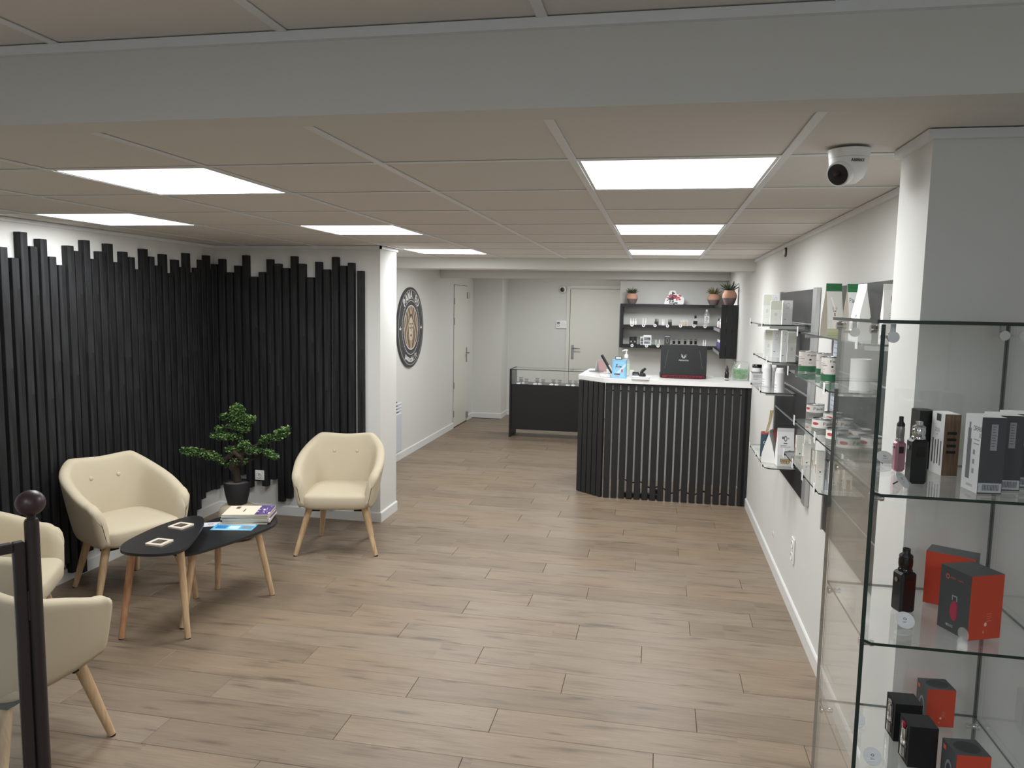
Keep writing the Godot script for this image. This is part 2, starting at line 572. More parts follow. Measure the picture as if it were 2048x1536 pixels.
func build_lights() -> void:
	for i in PANELS.size():
		var p: Array = PANELS[i]
		var t := thing("ceiling_light", PANEL_LABELS[i], "ceiling light", Vector3(col_x(p[0] + 0.5), (CEIL if p[1] < 13 else 2.235) if p[1] >= 0 else CEIL_IN, row_z(p[1] + 0.5)), 0.0, "led panels in the tile ceiling")
		var s := newst()
		for sg in [-1, 1]:
			addbox(s, Vector3(sg * 0.284, 0.006, 0), Vector3(0.012, 0.012, 0.58))
			addbox(s, Vector3(0, 0.006, sg * 0.284), Vector3(0.556, 0.012, 0.012))
		put(t, "frame", s.commit(), M.trim)
		put(t, "diffuser", boxm(Vector3(0.556, 0.006, 0.556)), M.glow, Vector3(0, 0.009, 0))
		var l := AreaLight3D.new()
		l.name = "panel_glow"
		l.area_size = Vector2(0.55, 0.55)
		l.area_normalize_energy = true
		l.light_energy = 2.3
		l.light_color = Color(0.97, 0.985, 1.0) if p[1] >= 0 else Color(0.88, 0.94, 1.0)  # added entrance panels get a cooler tint, standing in for daylight
		l.area_range = 30.0
		l.area_attenuation = 2.0
		l.shadow_enabled = true
		l.position = Vector3(0, 0.004, 0)
		l.rotation.x = -PI / 2
		t.add_child(l)

# ---------- room
func build_shell() -> void:
	build_floor()
	# main ceiling: slab, tiles, tee bars
	var c := struct_root("ceiling")
	put(c, "slab", bx(Vector3(-3.7, 2.26, -11.9), Vector3(2.5, 2.32, -1.7)), M.wall)
	for r in range(-1, 12):
		for k in range(-1, 9):
			if PANELS.has([k, r]): continue
			var x0 := maxf(col_x(k), -3.55)
			var x1 := minf(col_x(k + 1), 2.4 if r < 0 else 0.81)
			var z1 := minf(row_z(r), -1.785)
			var z0 := maxf(row_z(r + 1), -7.0 if r < 8 else -9.5)
			if r >= 8: z1 = minf(z1, -7.3)
			if row_z(r) < -5.7: x0 = maxf(x0, -2.81)
			if x1 - x0 < 0.05 or z1 - z0 < 0.05: continue
			put(c, "tile", cbox(Vector3(x1 - x0 - 0.006, 0.012, z1 - z0 - 0.006), 0.003), M.tile, Vector3((x0 + x1) / 2, CEIL + 0.003, (z0 + z1) / 2))
	for k in range(0, 7):
		var far := -7.0 if k > 0 else -5.6
		put(c, "main_runner", cbox(Vector3(0.024, 0.004, -1.785 - far), 0.0008), M.grid, Vector3(col_x(k), CEIL - 0.002, (far - 1.785) / 2))
		if k > 0: put(c, "main_runner", cbox(Vector3(0.024, 0.004, 2.2), 0.0008), M.grid, Vector3(col_x(k), CEIL - 0.002, -8.4))
	for r in range(0, 8):
		var xa := -3.55 if row_z(r) > -5.6 else -2.81
		put(c, "cross_tee", cbox(Vector3(0.81 - xa, 0.003, 0.02), 0.0008), M.grid, Vector3((xa + 0.81) / 2, CEIL - 0.0006, row_z(r)))
	var s := newst()
	for e in [[Vector3(0.795, 0, -2.24), Vector3(0.81, 0, -7.0)], [Vector3(0.605, 0, -2.0), Vector3(0.62, 0, -2.255)], [Vector3(0.605, 0, -1.985), Vector3(2.4, 0, -2.0)], [Vector3(-3.55, 0, -1.785), Vector3(-3.535, 0, -5.6)], [Vector3(-3.55, 0, -5.6), Vector3(-2.12, 0, -5.585)], [Vector3(-2.135, 0, -5.585), Vector3(-2.12, 0, -5.97)], [Vector3(-2.805, 0, -5.97), Vector3(-2.79, 0, -7.0)]]:
		var a: Vector3 = e[0]
		var b: Vector3 = e[1]
		addbox(s, Vector3((a.x + b.x) / 2, CEIL - 0.011, (a.z + b.z) / 2), Vector3(absf(a.x - b.x), 0.022, absf(a.z - b.z)))
	put(c, "wall_angle", s.commit(), M.grid)
	# entrance ceiling, one step higher
	var ce := struct_root("ceiling_entrance")
	put(ce, "slab", bx(Vector3(-3.7, 2.43, -1.7), Vector3(2.5, 2.5, 1.45)), M.wall)
	for r in range(-6, -1):
		for k in range(-1, 10):
			if PANELS.has([k, r]): continue
			var x0 := maxf(col_x(k), -3.55)
			var x1 := minf(col_x(k + 1), 2.4)
			var z1 := minf(row_z(r), 1.3)
			var z0 := maxf(row_z(r + 1), -1.68)
			if x1 - x0 < 0.05 or z1 - z0 < 0.05: continue
			put(ce, "tile", cbox(Vector3(x1 - x0 - 0.006, 0.012, z1 - z0 - 0.006), 0.003), M.tile, Vector3((x0 + x1) / 2, CEIL_IN + 0.003, (z0 + z1) / 2))
	for k in range(0, 10):
		put(ce, "main_runner", cbox(Vector3(0.024, 0.004, 2.98), 0.0008), M.grid, Vector3(col_x(k), CEIL_IN - 0.002, -0.19))
	for r in range(-5, -1):
		put(ce, "cross_tee", cbox(Vector3(5.95, 0.003, 0.02), 0.0008), M.grid, Vector3(-0.575, CEIL_IN - 0.0006, row_z(r)))
	put(ce, "wall_angle", bx(Vector3(-3.55, CEIL_IN - 0.022, -1.68), Vector3(2.4, CEIL_IN, -1.665)), M.grid)
	struct("trim_1", bx(Vector3(-3.55, CEIL - 0.002, -1.785), Vector3(2.4, 2.43, -1.68)), M.wall)          # step between the two ceilings
	# beams
	struct("trim_2", bx(Vector3(-2.81, 2.08, -7.3), Vector3(0.81, 2.26, -7.0)), M.wall)       # beam across the room
	struct("trim_3", bx(Vector3(-2.81, 2.078, -9.62), Vector3(0.81, 2.26, -9.5)), M.wall)      # second beam over the shelf wall
	# walls
	var W := {"wall_left": [-3.7, -5.75, -3.55, 1.45, 2.45], "wall_partition": [-3.55, -5.97, -2.135, -5.6, CEIL], "wall_corridor": [-2.97, -11.9, -2.805, -5.97, 2.3], "wall_nib": [-2.805, -11.9, -2.35, -11.27, 2.3], "wall_back": [-2.35, -11.9, -0.5, -11.72, 2.3], "wall_counter": [-0.5, -11.9, 0.95, -9.62, 2.3], "wall_right": [0.81, -9.62, 0.95, -2.24, 2.3], "wall_pier": [0.62, -2.24, 2.5, -2.0, CEIL], "wall_entrance": [2.4, -2.0, 2.55, 1.45, 2.45], "wall_front": [-3.55, 1.3, 2.4, 1.45, 2.45]}
	for k in W:
		var w: Array = W[k]
		struct(k, bx(Vector3(w[0], 0, w[1]), Vector3(w[2], w[4], w[3])), M.wall)
	# baseboards, standing just off the wall faces
	var B := {"baseboard_left": [Vector2(-3.55, 1.3), Vector2(-3.55, -5.6), 1], "baseboard_partition": [Vector2(-3.538, -5.6), Vector2(-2.135, -5.6), 1], "baseboard_partition_end": [Vector2(-2.135, -5.588), Vector2(-2.135, -5.97), 1], "baseboard_corridor": [Vector2(-2.805, -5.97), Vector2(-2.805, -10.17), 1], "baseboard_corridor_end": [Vector2(-2.805, -10.93), Vector2(-2.805, -11.27), 1], "baseboard_nib": [Vector2(-2.793, -11.27), Vector2(-2.35, -11.27), 1], "baseboard_nib_side": [Vector2(-2.35, -11.258), Vector2(-2.35, -11.72), 1], "baseboard_back": [Vector2(-2.338, -11.72), Vector2(-1.44, -11.72), 1], "baseboard_right": [Vector2(0.81, -2.24), Vector2(0.81, -9.62), -1], "baseboard_pier": [Vector2(0.62, -1.988), Vector2(0.62, -2.24), -1], "baseboard_pier_front": [Vector2(0.62, -2.0), Vector2(2.4, -2.0), 1]}
	for k in B:
		var a: Vector2 = B[k][0]
		var b: Vector2 = B[k][1]
		var d := (b - a).normalized()
		var n := Vector2(-d.y, d.x) * float(B[k][2])
		var st := newst()
		var ref := Vector3((a.x + b.x) / 2 + n.x * 0.005, 0.03, (a.y + b.y) / 2 + n.y * 0.005)
		var prof := [[0.0, 0.0], [0.012, 0.0], [0.012, 0.072], [0.007, 0.08], [0.0, 0.08]]
		var ea := []
		var eb := []
		for q in prof:
			ea.append(Vector3(a.x + n.x * q[0], q[1], a.y + n.y * q[0]))
			eb.append(Vector3(b.x + n.x * q[0], q[1], b.y + n.y * q[0]))
		facet(st, ea, ref)
		facet(st, eb, ref)
		for i in 5:
			facet(st, [ea[i], ea[(i + 1) % 5], eb[(i + 1) % 5], eb[i]], ref)
		struct(k, st.commit(), M.trim)

# laminate planks: rows across the room, 0.189 wide, 1.265 long, end joints as in the photograph
const JOINTS := {-2.782: 0.038, -2.971: -0.629, -3.16: -1.05, -3.35: -0.378, -3.54: -0.824, -3.729: -0.028, -3.918: -0.372, -4.107: -1.042, -4.296: -0.696, -4.486: -0.372, -4.675: -1.04, -4.864: -0.696, -5.053: -0.101, -5.243: -0.436, -5.432: -1.073, -5.621: -0.778, -5.81: -1.482, -5.999: -1.071, -6.189: -0.768, -6.378: -1.578, -6.567: -1.061, -6.756: -0.762, -6.946: -1.573, -7.135: -1.14}
func plank(x0: float, x1: float, z0: float, z1: float, v0: float, u0: float) -> ArrayMesh:
	var s := newst()
	var b := 0.0016
	var y := 0.0
	var ref := Vector3((x0 + x1) / 2, -0.01, (z0 + z1) / 2)
	var uv := func(p: Vector3) -> Vector2: return Vector2(u0 + (p.x - x0) / 1.9, v0 + (p.z - z0) / 0.8)
	var top := [Vector3(x0 + b, y, z0 + b), Vector3(x1 - b, y, z0 + b), Vector3(x1 - b, y, z1 - b), Vector3(x0 + b, y, z1 - b)]
	var low := [Vector3(x0, y - 0.0016, z0), Vector3(x1, y - 0.0016, z0), Vector3(x1, y - 0.0016, z1), Vector3(x0, y - 0.0016, z1)]
	facet(s, top, ref, [uv.call(top[0]), uv.call(top[1]), uv.call(top[2]), uv.call(top[3])])
	for i in 4:
		var q := [top[i], top[(i + 1) % 4], low[(i + 1) % 4], low[i]]
		facet(s, q, ref, [uv.call(q[0]), uv.call(q[1]), uv.call(q[2]), uv.call(q[3])])
		var g := [low[i], low[(i + 1) % 4], low[(i + 1) % 4] + Vector3(0, -0.006, 0), low[i] + Vector3(0, -0.006, 0)]
		facet(s, g, ref, [uv.call(q[0]), uv.call(q[1]), uv.call(q[2]), uv.call(q[3])])
	return s.commit()
func build_floor() -> void:
	var f := struct_root("floor")
	put(f, "subfloor", bx(Vector3(-3.7, -0.08, -11.9), Vector3(2.55, -0.0076, 1.45)), M.dark_gap)
	var known := JOINTS.keys()
	var wide := 0.18925
	var rest := newst()
	var rows := {}
	for i in range(-23, 49):
		rows[i] = -2.971 - wide * (i - 0)
	for i in rows:
		var zc: float = rows[i]
		if zc > 1.3 or zc < -11.75: continue
		var j := 0.0
		var got := false
		for k in known:
			if absf(k - zc) < 0.08:
				j = JOINTS[k]
				got = true
		if not got: j = rng.randf_range(-0.6, 0.6)
		var lo := -3.55 if zc > -5.75 else -2.8
		var hi := 2.4 if zc > -2.0 else 0.81
		if zc < -11.2: lo = -2.35
		var x := j - 1.265 * 4.0
		while x < hi:
			var a := maxf(x, lo)
			var b := minf(x + 1.265, hi)
			if b - a > 0.02:
				var band := rng.randi() % 4
				var m := plank(a + 0.0008, b - 0.0008, zc - wide / 2 + 0.0004, zc + wide / 2 - 0.0004, band * 0.25 + 0.006, rng.randf())
				var near: bool = zc < -1.2
				if near:
					put(f, "plank", m, M.oak[rng.randi() % 3])
				else:
					rest.append_from(m, 0, Transform3D.IDENTITY)
			x += 1.265
	var o := put(f, "entrance_planks", rest.commit(), M.oak[0])
	o.set_meta("kind", "stuff")

# ---------- black slat cladding
const SLAT_LEFT := [[-3.575, 2.012], [-3.647, 1.958], [-3.712, 2.105], [-3.779, 2.031], [-3.85, 2.078], [-3.915, 1.982], [-3.98, 1.936], [-4.055, 2.056], [-4.115, 2.029], [-4.19, 2.1], [-4.252, 1.989], [-4.318, 2.04], [-4.392, 2.095], [-4.458, 1.981], [-4.531, 2.053], [-4.6, 2.022], [-4.662, 1.944], [-4.735, 2.087], [-4.805, 2.039], [-4.872, 1.981], [-4.945, 2.065], [-5.01, 1.933], [-5.083, 2.034], [-5.15, 1.984], [-5.22, 2.091], [-5.283, 1.951], [-5.345, 1.988], [-5.412, 2.052], [-5.482, 2.091], [-5.548, 1.99]]
const SLAT_BACK := [[-3.5535, 2.03, 0.22], [-3.485, 2.071, 0.26], [-3.415, 1.966, 0.24], [-3.347, 2.019, 0.32], [-3.275, 2.101, 0.22], [-3.203, 1.934, 0.28], [-3.135, 1.971, 0.24], [-3.066, 2.071, 0.30], [-2.996, 2.037, 0.12], [-2.928, 2.004, 0.15], [-2.86, 2.096, 0.26], [-2.791, 2.038, 0.22], [-2.721, 1.934, 0.175], [-2.653, 2.054, 0.24], [-2.584, 1.996, 0.1], [-2.513, 2.092, 0.22], [-2.447, 2.026, 0.26], [-2.383, 2.048, 0.2], [-2.307, 1.987, 0.13]]
func build_slats() -> void:
	var a := thing("slat_cladding", "black vertical wooden slats of uneven lengths along the long left wall", "wall cladding", Vector3(-3.549, 0, -4.5))
	var low := [0.1, 0.16, 0.24, 0.13, 0.2, 0.12, 0.05, 0.02, 0.14, 0.15, 0.14, 0.2, 0.12, 0.22, 0.1, 0.18, 0.25, 0.12, 0.2, 0.14, 0.24, 0.1, 0.16, 0.06, 0.05, 0.1, 0.17, 0.21, 0.21, 0.2]
	var k := 0
	for e in [[-3.43, 2.03, 0.1], [-3.5, 1.95, 0.15]]:
		put(a, "slat", cbox(Vector3(0.045, e[1] - e[2], 0.05), 0.002), M.slat[k % 3], Vector3(0.0225, e[2], e[0] + 0.025 + 4.5))
		k += 1
	for zz in range(0, 8):      # slats further towards the entrance, beyond the picture's edge
		put(a, "slat", cbox(Vector3(0.045, 1.85 + 0.03 * (zz % 4), 0.05), 0.002), M.slat[zz % 3], Vector3(0.0225, 0.12, -3.36 + 0.0692 * zz + 0.025 + 4.5))
	for i in SLAT_LEFT.size():
		var e: Array = SLAT_LEFT[i]
		put(a, "slat", cbox(Vector3(0.045, e[1] - low[i], 0.05), 0.002), M.slat[(i * 7 + i / 3) % 3], Vector3(0.0225, low[i], e[0] + 0.025 + 4.5))
	var b := thing("slat_cladding", "black vertical wooden slats of uneven lengths on the short partition wall", "wall cladding", Vector3(-2.9, 0, -5.599))
	for i in SLAT_BACK.size():
		var e: Array = SLAT_BACK[i]
		put(b, "slat", cbox(Vector3(0.05, e[1] - e[2], 0.045), 0.002), M.slat[(i * 5 + i / 2) % 3], Vector3(e[0] + 0.025 + 2.9, e[2], 0.0225))
	var p := on_z(520, 950, -5.555)
	socket(Vector3(p.x, p.y, -5.5545), 0.0, "white square wall socket mounted on the black slats beside the bonsai", 1)
	var q := on_x(1587.5, 1101, 0.81)
	socket(Vector3(0.8095, q.y, q.z), -PI / 2, "white double wall socket low on the plain wall under the display shelves", 2)
func socket(at: Vector3, turn: float, label: String, n: int) -> void:
	var t := thing("wall_socket", label, "socket", at, turn)
	put(t, "plate", cbox(Vector3(0.08 * n if n == 1 else 0.08, 0.08 if n == 1 else 0.15, 0.009), 0.003, false), M.white, Vector3(0, 0, 0.0048))
	for i in n:
		var y := 0.0 if n == 1 else (0.035 if i == 0 else -0.035)
		put(t, "outlet", lathe([Vector2(0.0, 0.001), Vector2(0.017, 0.001), Vector2(0.019, 0.004), Vector2(0.022, 0.004), Vector2(0.024, 0.0)], 24), M.trim, Vector3(0, y, 0.0093), Vector3(PI / 2, 0, 0))
		put(t, "earth_pin", tube([Vector3(0, y + 0.01, 0.009), Vector3(0, y + 0.01, 0.016)], [0.0024], 8), M.steel)
		for sg in [-1, 1]:
			put(t, "pin_hole", tube([Vector3(sg * 0.0095, y, 0.0098), Vector3(sg * 0.0095, y, 0.0108)], [0.0026], 8), M.black)

# ---------- lounge
func smooth_path(ctrl: Array, s: float) -> Vector2:      # s in -1..1, Catmull-Rom through symmetric control points
	var n := ctrl.size() - 1
	var f := clampf((s + 1.0) * 0.5 * n, 0.0, n - 0.0001)
	var i := int(f)
	var t := f - i
	var p := func(k: int) -> Vector2: return ctrl[clampi(k, 0, n)]
	var a: Vector2 = p.call(i - 1)
	var b: Vector2 = p.call(i)
	var c: Vector2 = p.call(i + 1)
	var d: Vector2 = p.call(i + 2)
	return b.cubic_interpolate(c, a, d, t)
func chair_shell() -> ArrayMesh:
	var low := []
	var high := []
	for q in [[-0.245, 0.225], [-0.25, 0.06], [-0.225, -0.11], [-0.14, -0.195], [0.0, -0.215]]: low.append(Vector2(q[0], q[1]))
	for q in [[-0.335, 0.215], [-0.34, 0.03], [-0.29, -0.19], [-0.175, -0.285], [0.0, -0.305]]: high.append(Vector2(q[0], q[1]))
	for arr in [low, high]:
		for k in [3, 2, 1, 0]: arr.append(Vector2(-arr[k].x, arr[k].y))
	var rim := func(s: float) -> float:
		var a := absf(s)
		var y := 0.785
		if a < 0.3: y = 0.772 + 0.013 * smoothstep(0.0, 0.3, a)
		else: y = lerpf(0.785, 0.602, (a - 0.3) / 0.6)
		if a > 0.9: y = 0.602 - 0.022 * pow((a - 0.9) / 0.1, 2.0)
		return y
	var y0 := 0.335
	var rings := []
	var N := 56
	var ext := [0.97, 0.8, 0.55, 0.28]
	var svals := []
	for e in ext: svals.append([-1.0, e])
	for i in N + 1: svals.append([-1.0 + 2.0 * i / N, 0.0])
	for e in [0.28, 0.55, 0.8, 0.97]: svals.append([1.0, e])
	for sv in svals:
		var s: float = sv[0]
		var e: float = sv[1]
		var ry: float = rim.call(s)
		var th := 0.064
		var at := func(y: float, inset: float) -> Vector3:
			var w := clampf((y - y0) / (0.8 - y0), 0.0, 1.1)
			w = pow(w, 0.8)
			var P := smooth_path(low, s).lerp(smooth_path(high, s), w)
			var d := 0.03
			var T := (smooth_path(low, minf(s + d, 1)).lerp(smooth_path(high, minf(s + d, 1)), w) - smooth_path(low, maxf(s - d, -1)).lerp(smooth_path(high, maxf(s - d, -1)), w)).normalized()
			var nrm := Vector2(-T.y, T.x)      # inward
			if nrm.dot(Vector2(0, 0.02) - P) < 0.0: nrm = -nrm
			var fwd := 0.0
			if e > 0.0:
				var k := cos(e * PI / 2)
				inset = lerpf(th * 0.5, inset, k)
				fwd = 0.045 * sin(e * PI / 2)
			var q := P + nrm * inset
			return Vector3(q.x, y, q.y + fwd)
		var drop := 0.0
		if e > 0.0: drop = 0.085 * (1.0 - cos(e * PI / 2))
		var top := ry - drop
		var ring := []
		ring.append(at.call(y0 + 0.012 + drop * 0.6, 0.02))
		for f in [0.03, 0.12, 0.3, 0.5, 0.7, 0.86]: ring.append(at.call(lerpf(y0 + drop * 0.6, top, f), 0.006 if f < 0.05 else 0.0))
		for k in 7:
			var a := PI * k / 6.0
			ring.append(at.call(top - 0.026 + 0.026 * sin(a), th * 0.5 - th * 0.5 * cos(a)))
		for f in [0.86, 0.7, 0.5, 0.3, 0.12, 0.03]: ring.append(at.call(lerpf(y0 + drop * 0.6, top, f), th + 0.012 * sin(f * PI)))
		rings.append(ring)
	var st := newst()
	st.set_smooth_group(0)
	var R: int = rings[0].size()
	for i in rings.size() - 1:
		for k in R:
			var k2 := (k + 1) % R
			var a: Vector3 = rings[i][k]
			var b: Vector3 = rings[i][k2]
			var c: Vector3 = rings[i + 1][k2]
			var d: Vector3 = rings[i + 1][k]
			for t in [[a, b, c], [a, c, d]]:
				if (t[1] - t[0]).cross(t[2] - t[0]).length() > 1e-11:
					for v in t: st.add_vertex(v)
	st.index()
	st.generate_normals()
	return st.commit()
func make_chair(label: String, at: Vector3, turn: float) -> Node3D:
	var t := thing("armchair", label, "armchair", at, turn, "cream armchairs around the coffee tables")
	put(t, "shell", chair_shell(), M.fabric)
	put(t, "seat_cushion", superell(Vector3(0.232, 0.062, 0.24), 0.42, 0.34, 48, 20), M.fabric, Vector3(0, 0.388, 0.045))
	var u := newst()
	addbox(u, Vector3(0, 0.325, 0.0), Vector3(0.36, 0.02, 0.34))
	for sx in [-1, 1]:
		addbox(u, Vector3(sx * 0.16, 0.318, 0.15), Vector3(0.085, 0.03, 0.05))
		addbox(u, Vector3(sx * 0.13, 0.318, -0.12), Vector3(0.07, 0.03, 0.05))
	put(t, "underframe", u.commit(), M.black_soft)
	for sx in [-1, 1]:
		for fr in [1, -1]:
			var top := Vector3(sx * 0.185, 0.335, 0.165) if fr == 1 else Vector3(sx * 0.14, 0.335, -0.13)
			var foot := Vector3(sx * 0.275, 0.006, 0.225) if fr == 1 else Vector3(sx * 0.19, 0.006, -0.23)
			var l := put(t, "leg", tube([top, top.lerp(foot, 0.5), foot], [0.0235, 0.02, 0.0145], 16), M.pine)
			put(l, "foot_pad", disc(0.014, 0.006, 12), M.black_soft, Vector3(foot.x, 0.0, foot.z))
	for sx in [-1, 1]:
		put(t, "button", superell(Vector3(0.0125, 0.0125, 0.006), 1.0, 1.0, 12, 8), M.fabric, Vector3(sx * 0.083, 0.655, -0.2055), Vector3(-0.2, 0, 0))
	return t
func table(label: String, at: Vector3, y: float, rim: Array, feet: Array, red: int) -> Node3D:
	var t := thing("coffee_table", label, "coffee table", at)
	var poly := PackedVector2Array()
	var plan := []
	for q in rim:
		var w := on_y(220.0 + q[0] / 5.297, 1000.0 + q[1] / 5.297, y) - at
		plan.append(Vector2(w.x, w.z))
	for i in plan.size():
		for k in 5:
			poly.append(plan[i].cubic_interpolate(plan[(i + 1) % plan.size()], plan[i - 1], plan[(i + 2) % plan.size()], k / 5.0))
	var s := newst()
	addprism(s, poly, y - 0.014, y)
	put(t, "table_top", s.commit(), M.black_top)
	var mid := Vector2.ZERO
	for f in feet: mid += Vector2(f.x, f.z) / 3.0
	for i in 3:
		var f: Vector3 = feet[i]
		var q := Vector2(f.x, f.z).lerp(mid, 0.3)
		var top := Vector3(q.x, y - 0.0142, q.y)
		var m: Material = M.pine_red if i < red else M.pine
		var l := put(t, "leg", tube([top, top.lerp(f, 0.5), f + Vector3(0, 0.004, 0)], [0.0195, 0.018, 0.0145], 16), m)
		put(l, "foot_pad", disc(0.0135, 0.004, 12), M.black_soft, Vector3(f.x, 0, f.z))
	return t
func build_lounge() -> void:
	# chairs; +z of the chair is its front
	var a := make_chair("cream fabric armchair with two buttons, back against the long slat wall between bonsai and gate", Vector3(-3.13, 0, -3.925), atan2(0.9, 0.42))
	twin(a, Vector3(-2.19, 0, -4.97), atan2(0.24, 0.97), "cream fabric armchair with two buttons standing by the white end of the partition wall")
	twin(a, Vector3(-2.365, 0, -2.285), PI + 0.04, "cream fabric armchair turned away towards the tables, directly behind the iron gate post")
	twin(a, Vector3(-3.07, 0, -2.92), atan2(0.886, -0.467), "cream fabric armchair in the row between two others, half hidden behind the iron gate")
	# two leaf-shaped nesting tables
	var t1 := Vector3(-2.5, 0, -3.5)
	table("black leaf-shaped coffee table on reddish legs, the taller of the two", t1, 0.5, [[107, 515], [145, 455], [300, 368], [520, 270], [740, 196], [880, 166], [965, 175], [997, 215], [975, 285], [890, 415], [800, 505], [680, 552], [480, 572], [250, 565], [140, 545]], [Vector3(-0.163, 0, 0.207), Vector3(0.162, 0, 0.125), Vector3(-0.118, 0, -0.366)], 1)
	var t2 := Vector3(-2.42, 0, -3.84)
	table("black leaf-shaped coffee table, the lower one carrying the magazines", t2, 0.42, [[740, 574], [650, 545], [690, 470], [840, 345], [1000, 240], [1170, 180], [1400, 138], [1600, 138], [1730, 160], [1776, 205], [1740, 260], [1620, 318], [1400, 402], [1100, 500], [900, 556]], [Vector3(-0.02, 0, 0.365), Vector3(-0.156, 0, -0.18), Vector3(0.211, 0, -0.172)], 0)
	# coasters
	var k := 0
	for q in [[362, 1053], [319, 1086]]:
		var p := on_y(q[0], q[1], 0.5005)
		var t := thing("coaster", ["pale square coaster with dark print near the tip of the taller table", "pale square coaster with dark print at the wide end of the taller table"][k], "coaster", p, -0.15 + k * 0.1)
		put(t, "base", prism(round_poly([Vector2(-0.05, -0.05), Vector2(0.05, -0.05), Vector2(0.05, 0.05), Vector2(-0.05, 0.05)], [0.012, 0.012, 0.012, 0.012], 5), 0, 0.008), M.cream_paper)
		var im := blank(64, 64, rgb(52, 46, 40))
		lines(im, 6, 8, 50, 8, 6, rgb(128, 116, 98), 2)
		put(t, "print", carton(Vector3(0.056, 0.0006, 0.056), [M.ink, M.ink, printed("coaster_print", im)]), null, Vector3(0, 0.0081, 0))
		k += 1
	# magazines, flyer, card on the lower table
	var cover := blank(192, 256, rgb(222, 208, 186))
	cover.fill_rect(Rect2i(0, 0, 192, 78), rgb(86, 66, 118))
	for i in 26: cover.fill_rect(Rect2i(rng.randi() % 160, rng.randi() % 70, rng.randi_range(6, 34), rng.randi_range(3, 9)), [rgb(230, 226, 232), rgb(40, 34, 66), rgb(128, 104, 160)][rng.randi() % 3])
	cover.fill_rect(Rect2i(18, 190, 46, 22), rgb(90, 78, 60))
	cover.fill_rect(Rect2i(70, 150, 60, 6), rgb(60, 50, 40))
	var cm := printed("magazine_cover", cover)
	var edge := mat("magazine_page_edges", rgb(214, 203, 182), 0.8)
	var base := on_y(497, 1046, 0.4205)
	var stack_labels := ["bottom magazine of the stack on the lower table", "second magazine from the bottom of the stack on the lower table", "third magazine from the bottom of the stack on the lower table", "fourth magazine from the bottom of the stack on the lower table", "fifth magazine from the bottom, two below the top cover", "magazine lying just under the top one of the stack", "top magazine of the stack, cream cover with purple band"]
	for i in 7:
		var h := 0.0085
		var t := thing("magazine", stack_labels[i], "magazine", base + Vector3(-0.03 + rng.randf_range(-0.008, 0.008), i * (h + 0.0004), -0.06 + rng.randf_range(-0.006, 0.006)), -PI / 2 + 0.28 + rng.randf_range(-0.05, 0.05), "magazines stacked on the lower table")
		put(t, "cover", carton(Vector3(0.2, h, 0.27), [edge, edge, cm]), null)
		put(t, "spine", cbox(Vector3(0.0012, h - 0.0004, 0.268), 0.0003), M.cream_paper, Vector3(0.1007, 0.0002, 0))
	var fl := blank(192, 128, rgb(92, 172, 214))
	fl.fill_rect(Rect2i(8, 6, 176, 22), rgb(220, 236, 246))
	for i in 3: fl.fill_rect(Rect2i(12 + i * 60, 40, 50, 60), [rgb(30, 120, 176), rgb(196, 226, 242), rgb(120, 140, 150)][i])
	lines(fl, 12, 106, 160, 3, 6, rgb(240, 246, 250))
	var p1 := on_y(469, 1054, 0.4206)
	var f := thing("flyer", "light blue printed flyer lying on the lower table", "flyer", p1, 0.2)
	put(f, "sheet", carton(Vector3(0.24, 0.0008, 0.13), [M.paper, M.paper, printed("flyer_print", fl)]), null)
	var p2 := on_y(421, 1049, 0.4206)
	var card := blank(64, 64, rgb(206, 206, 208))
	card.fill_rect(Rect2i(24, 18, 18, 18), rgb(150, 150, 154))
	lines(card, 10, 46, 44, 2, 6, rgb(140, 140, 146))
	var cd := thing("card", "small light grey card lying beside the blue flyer", "card", p2, 0.5)
	put(cd, "sheet", carton(Vector3(0.11, 0.0008, 0.085), [M.paper, M.paper, printed("card_print", card)]), null)
	build_bonsai()
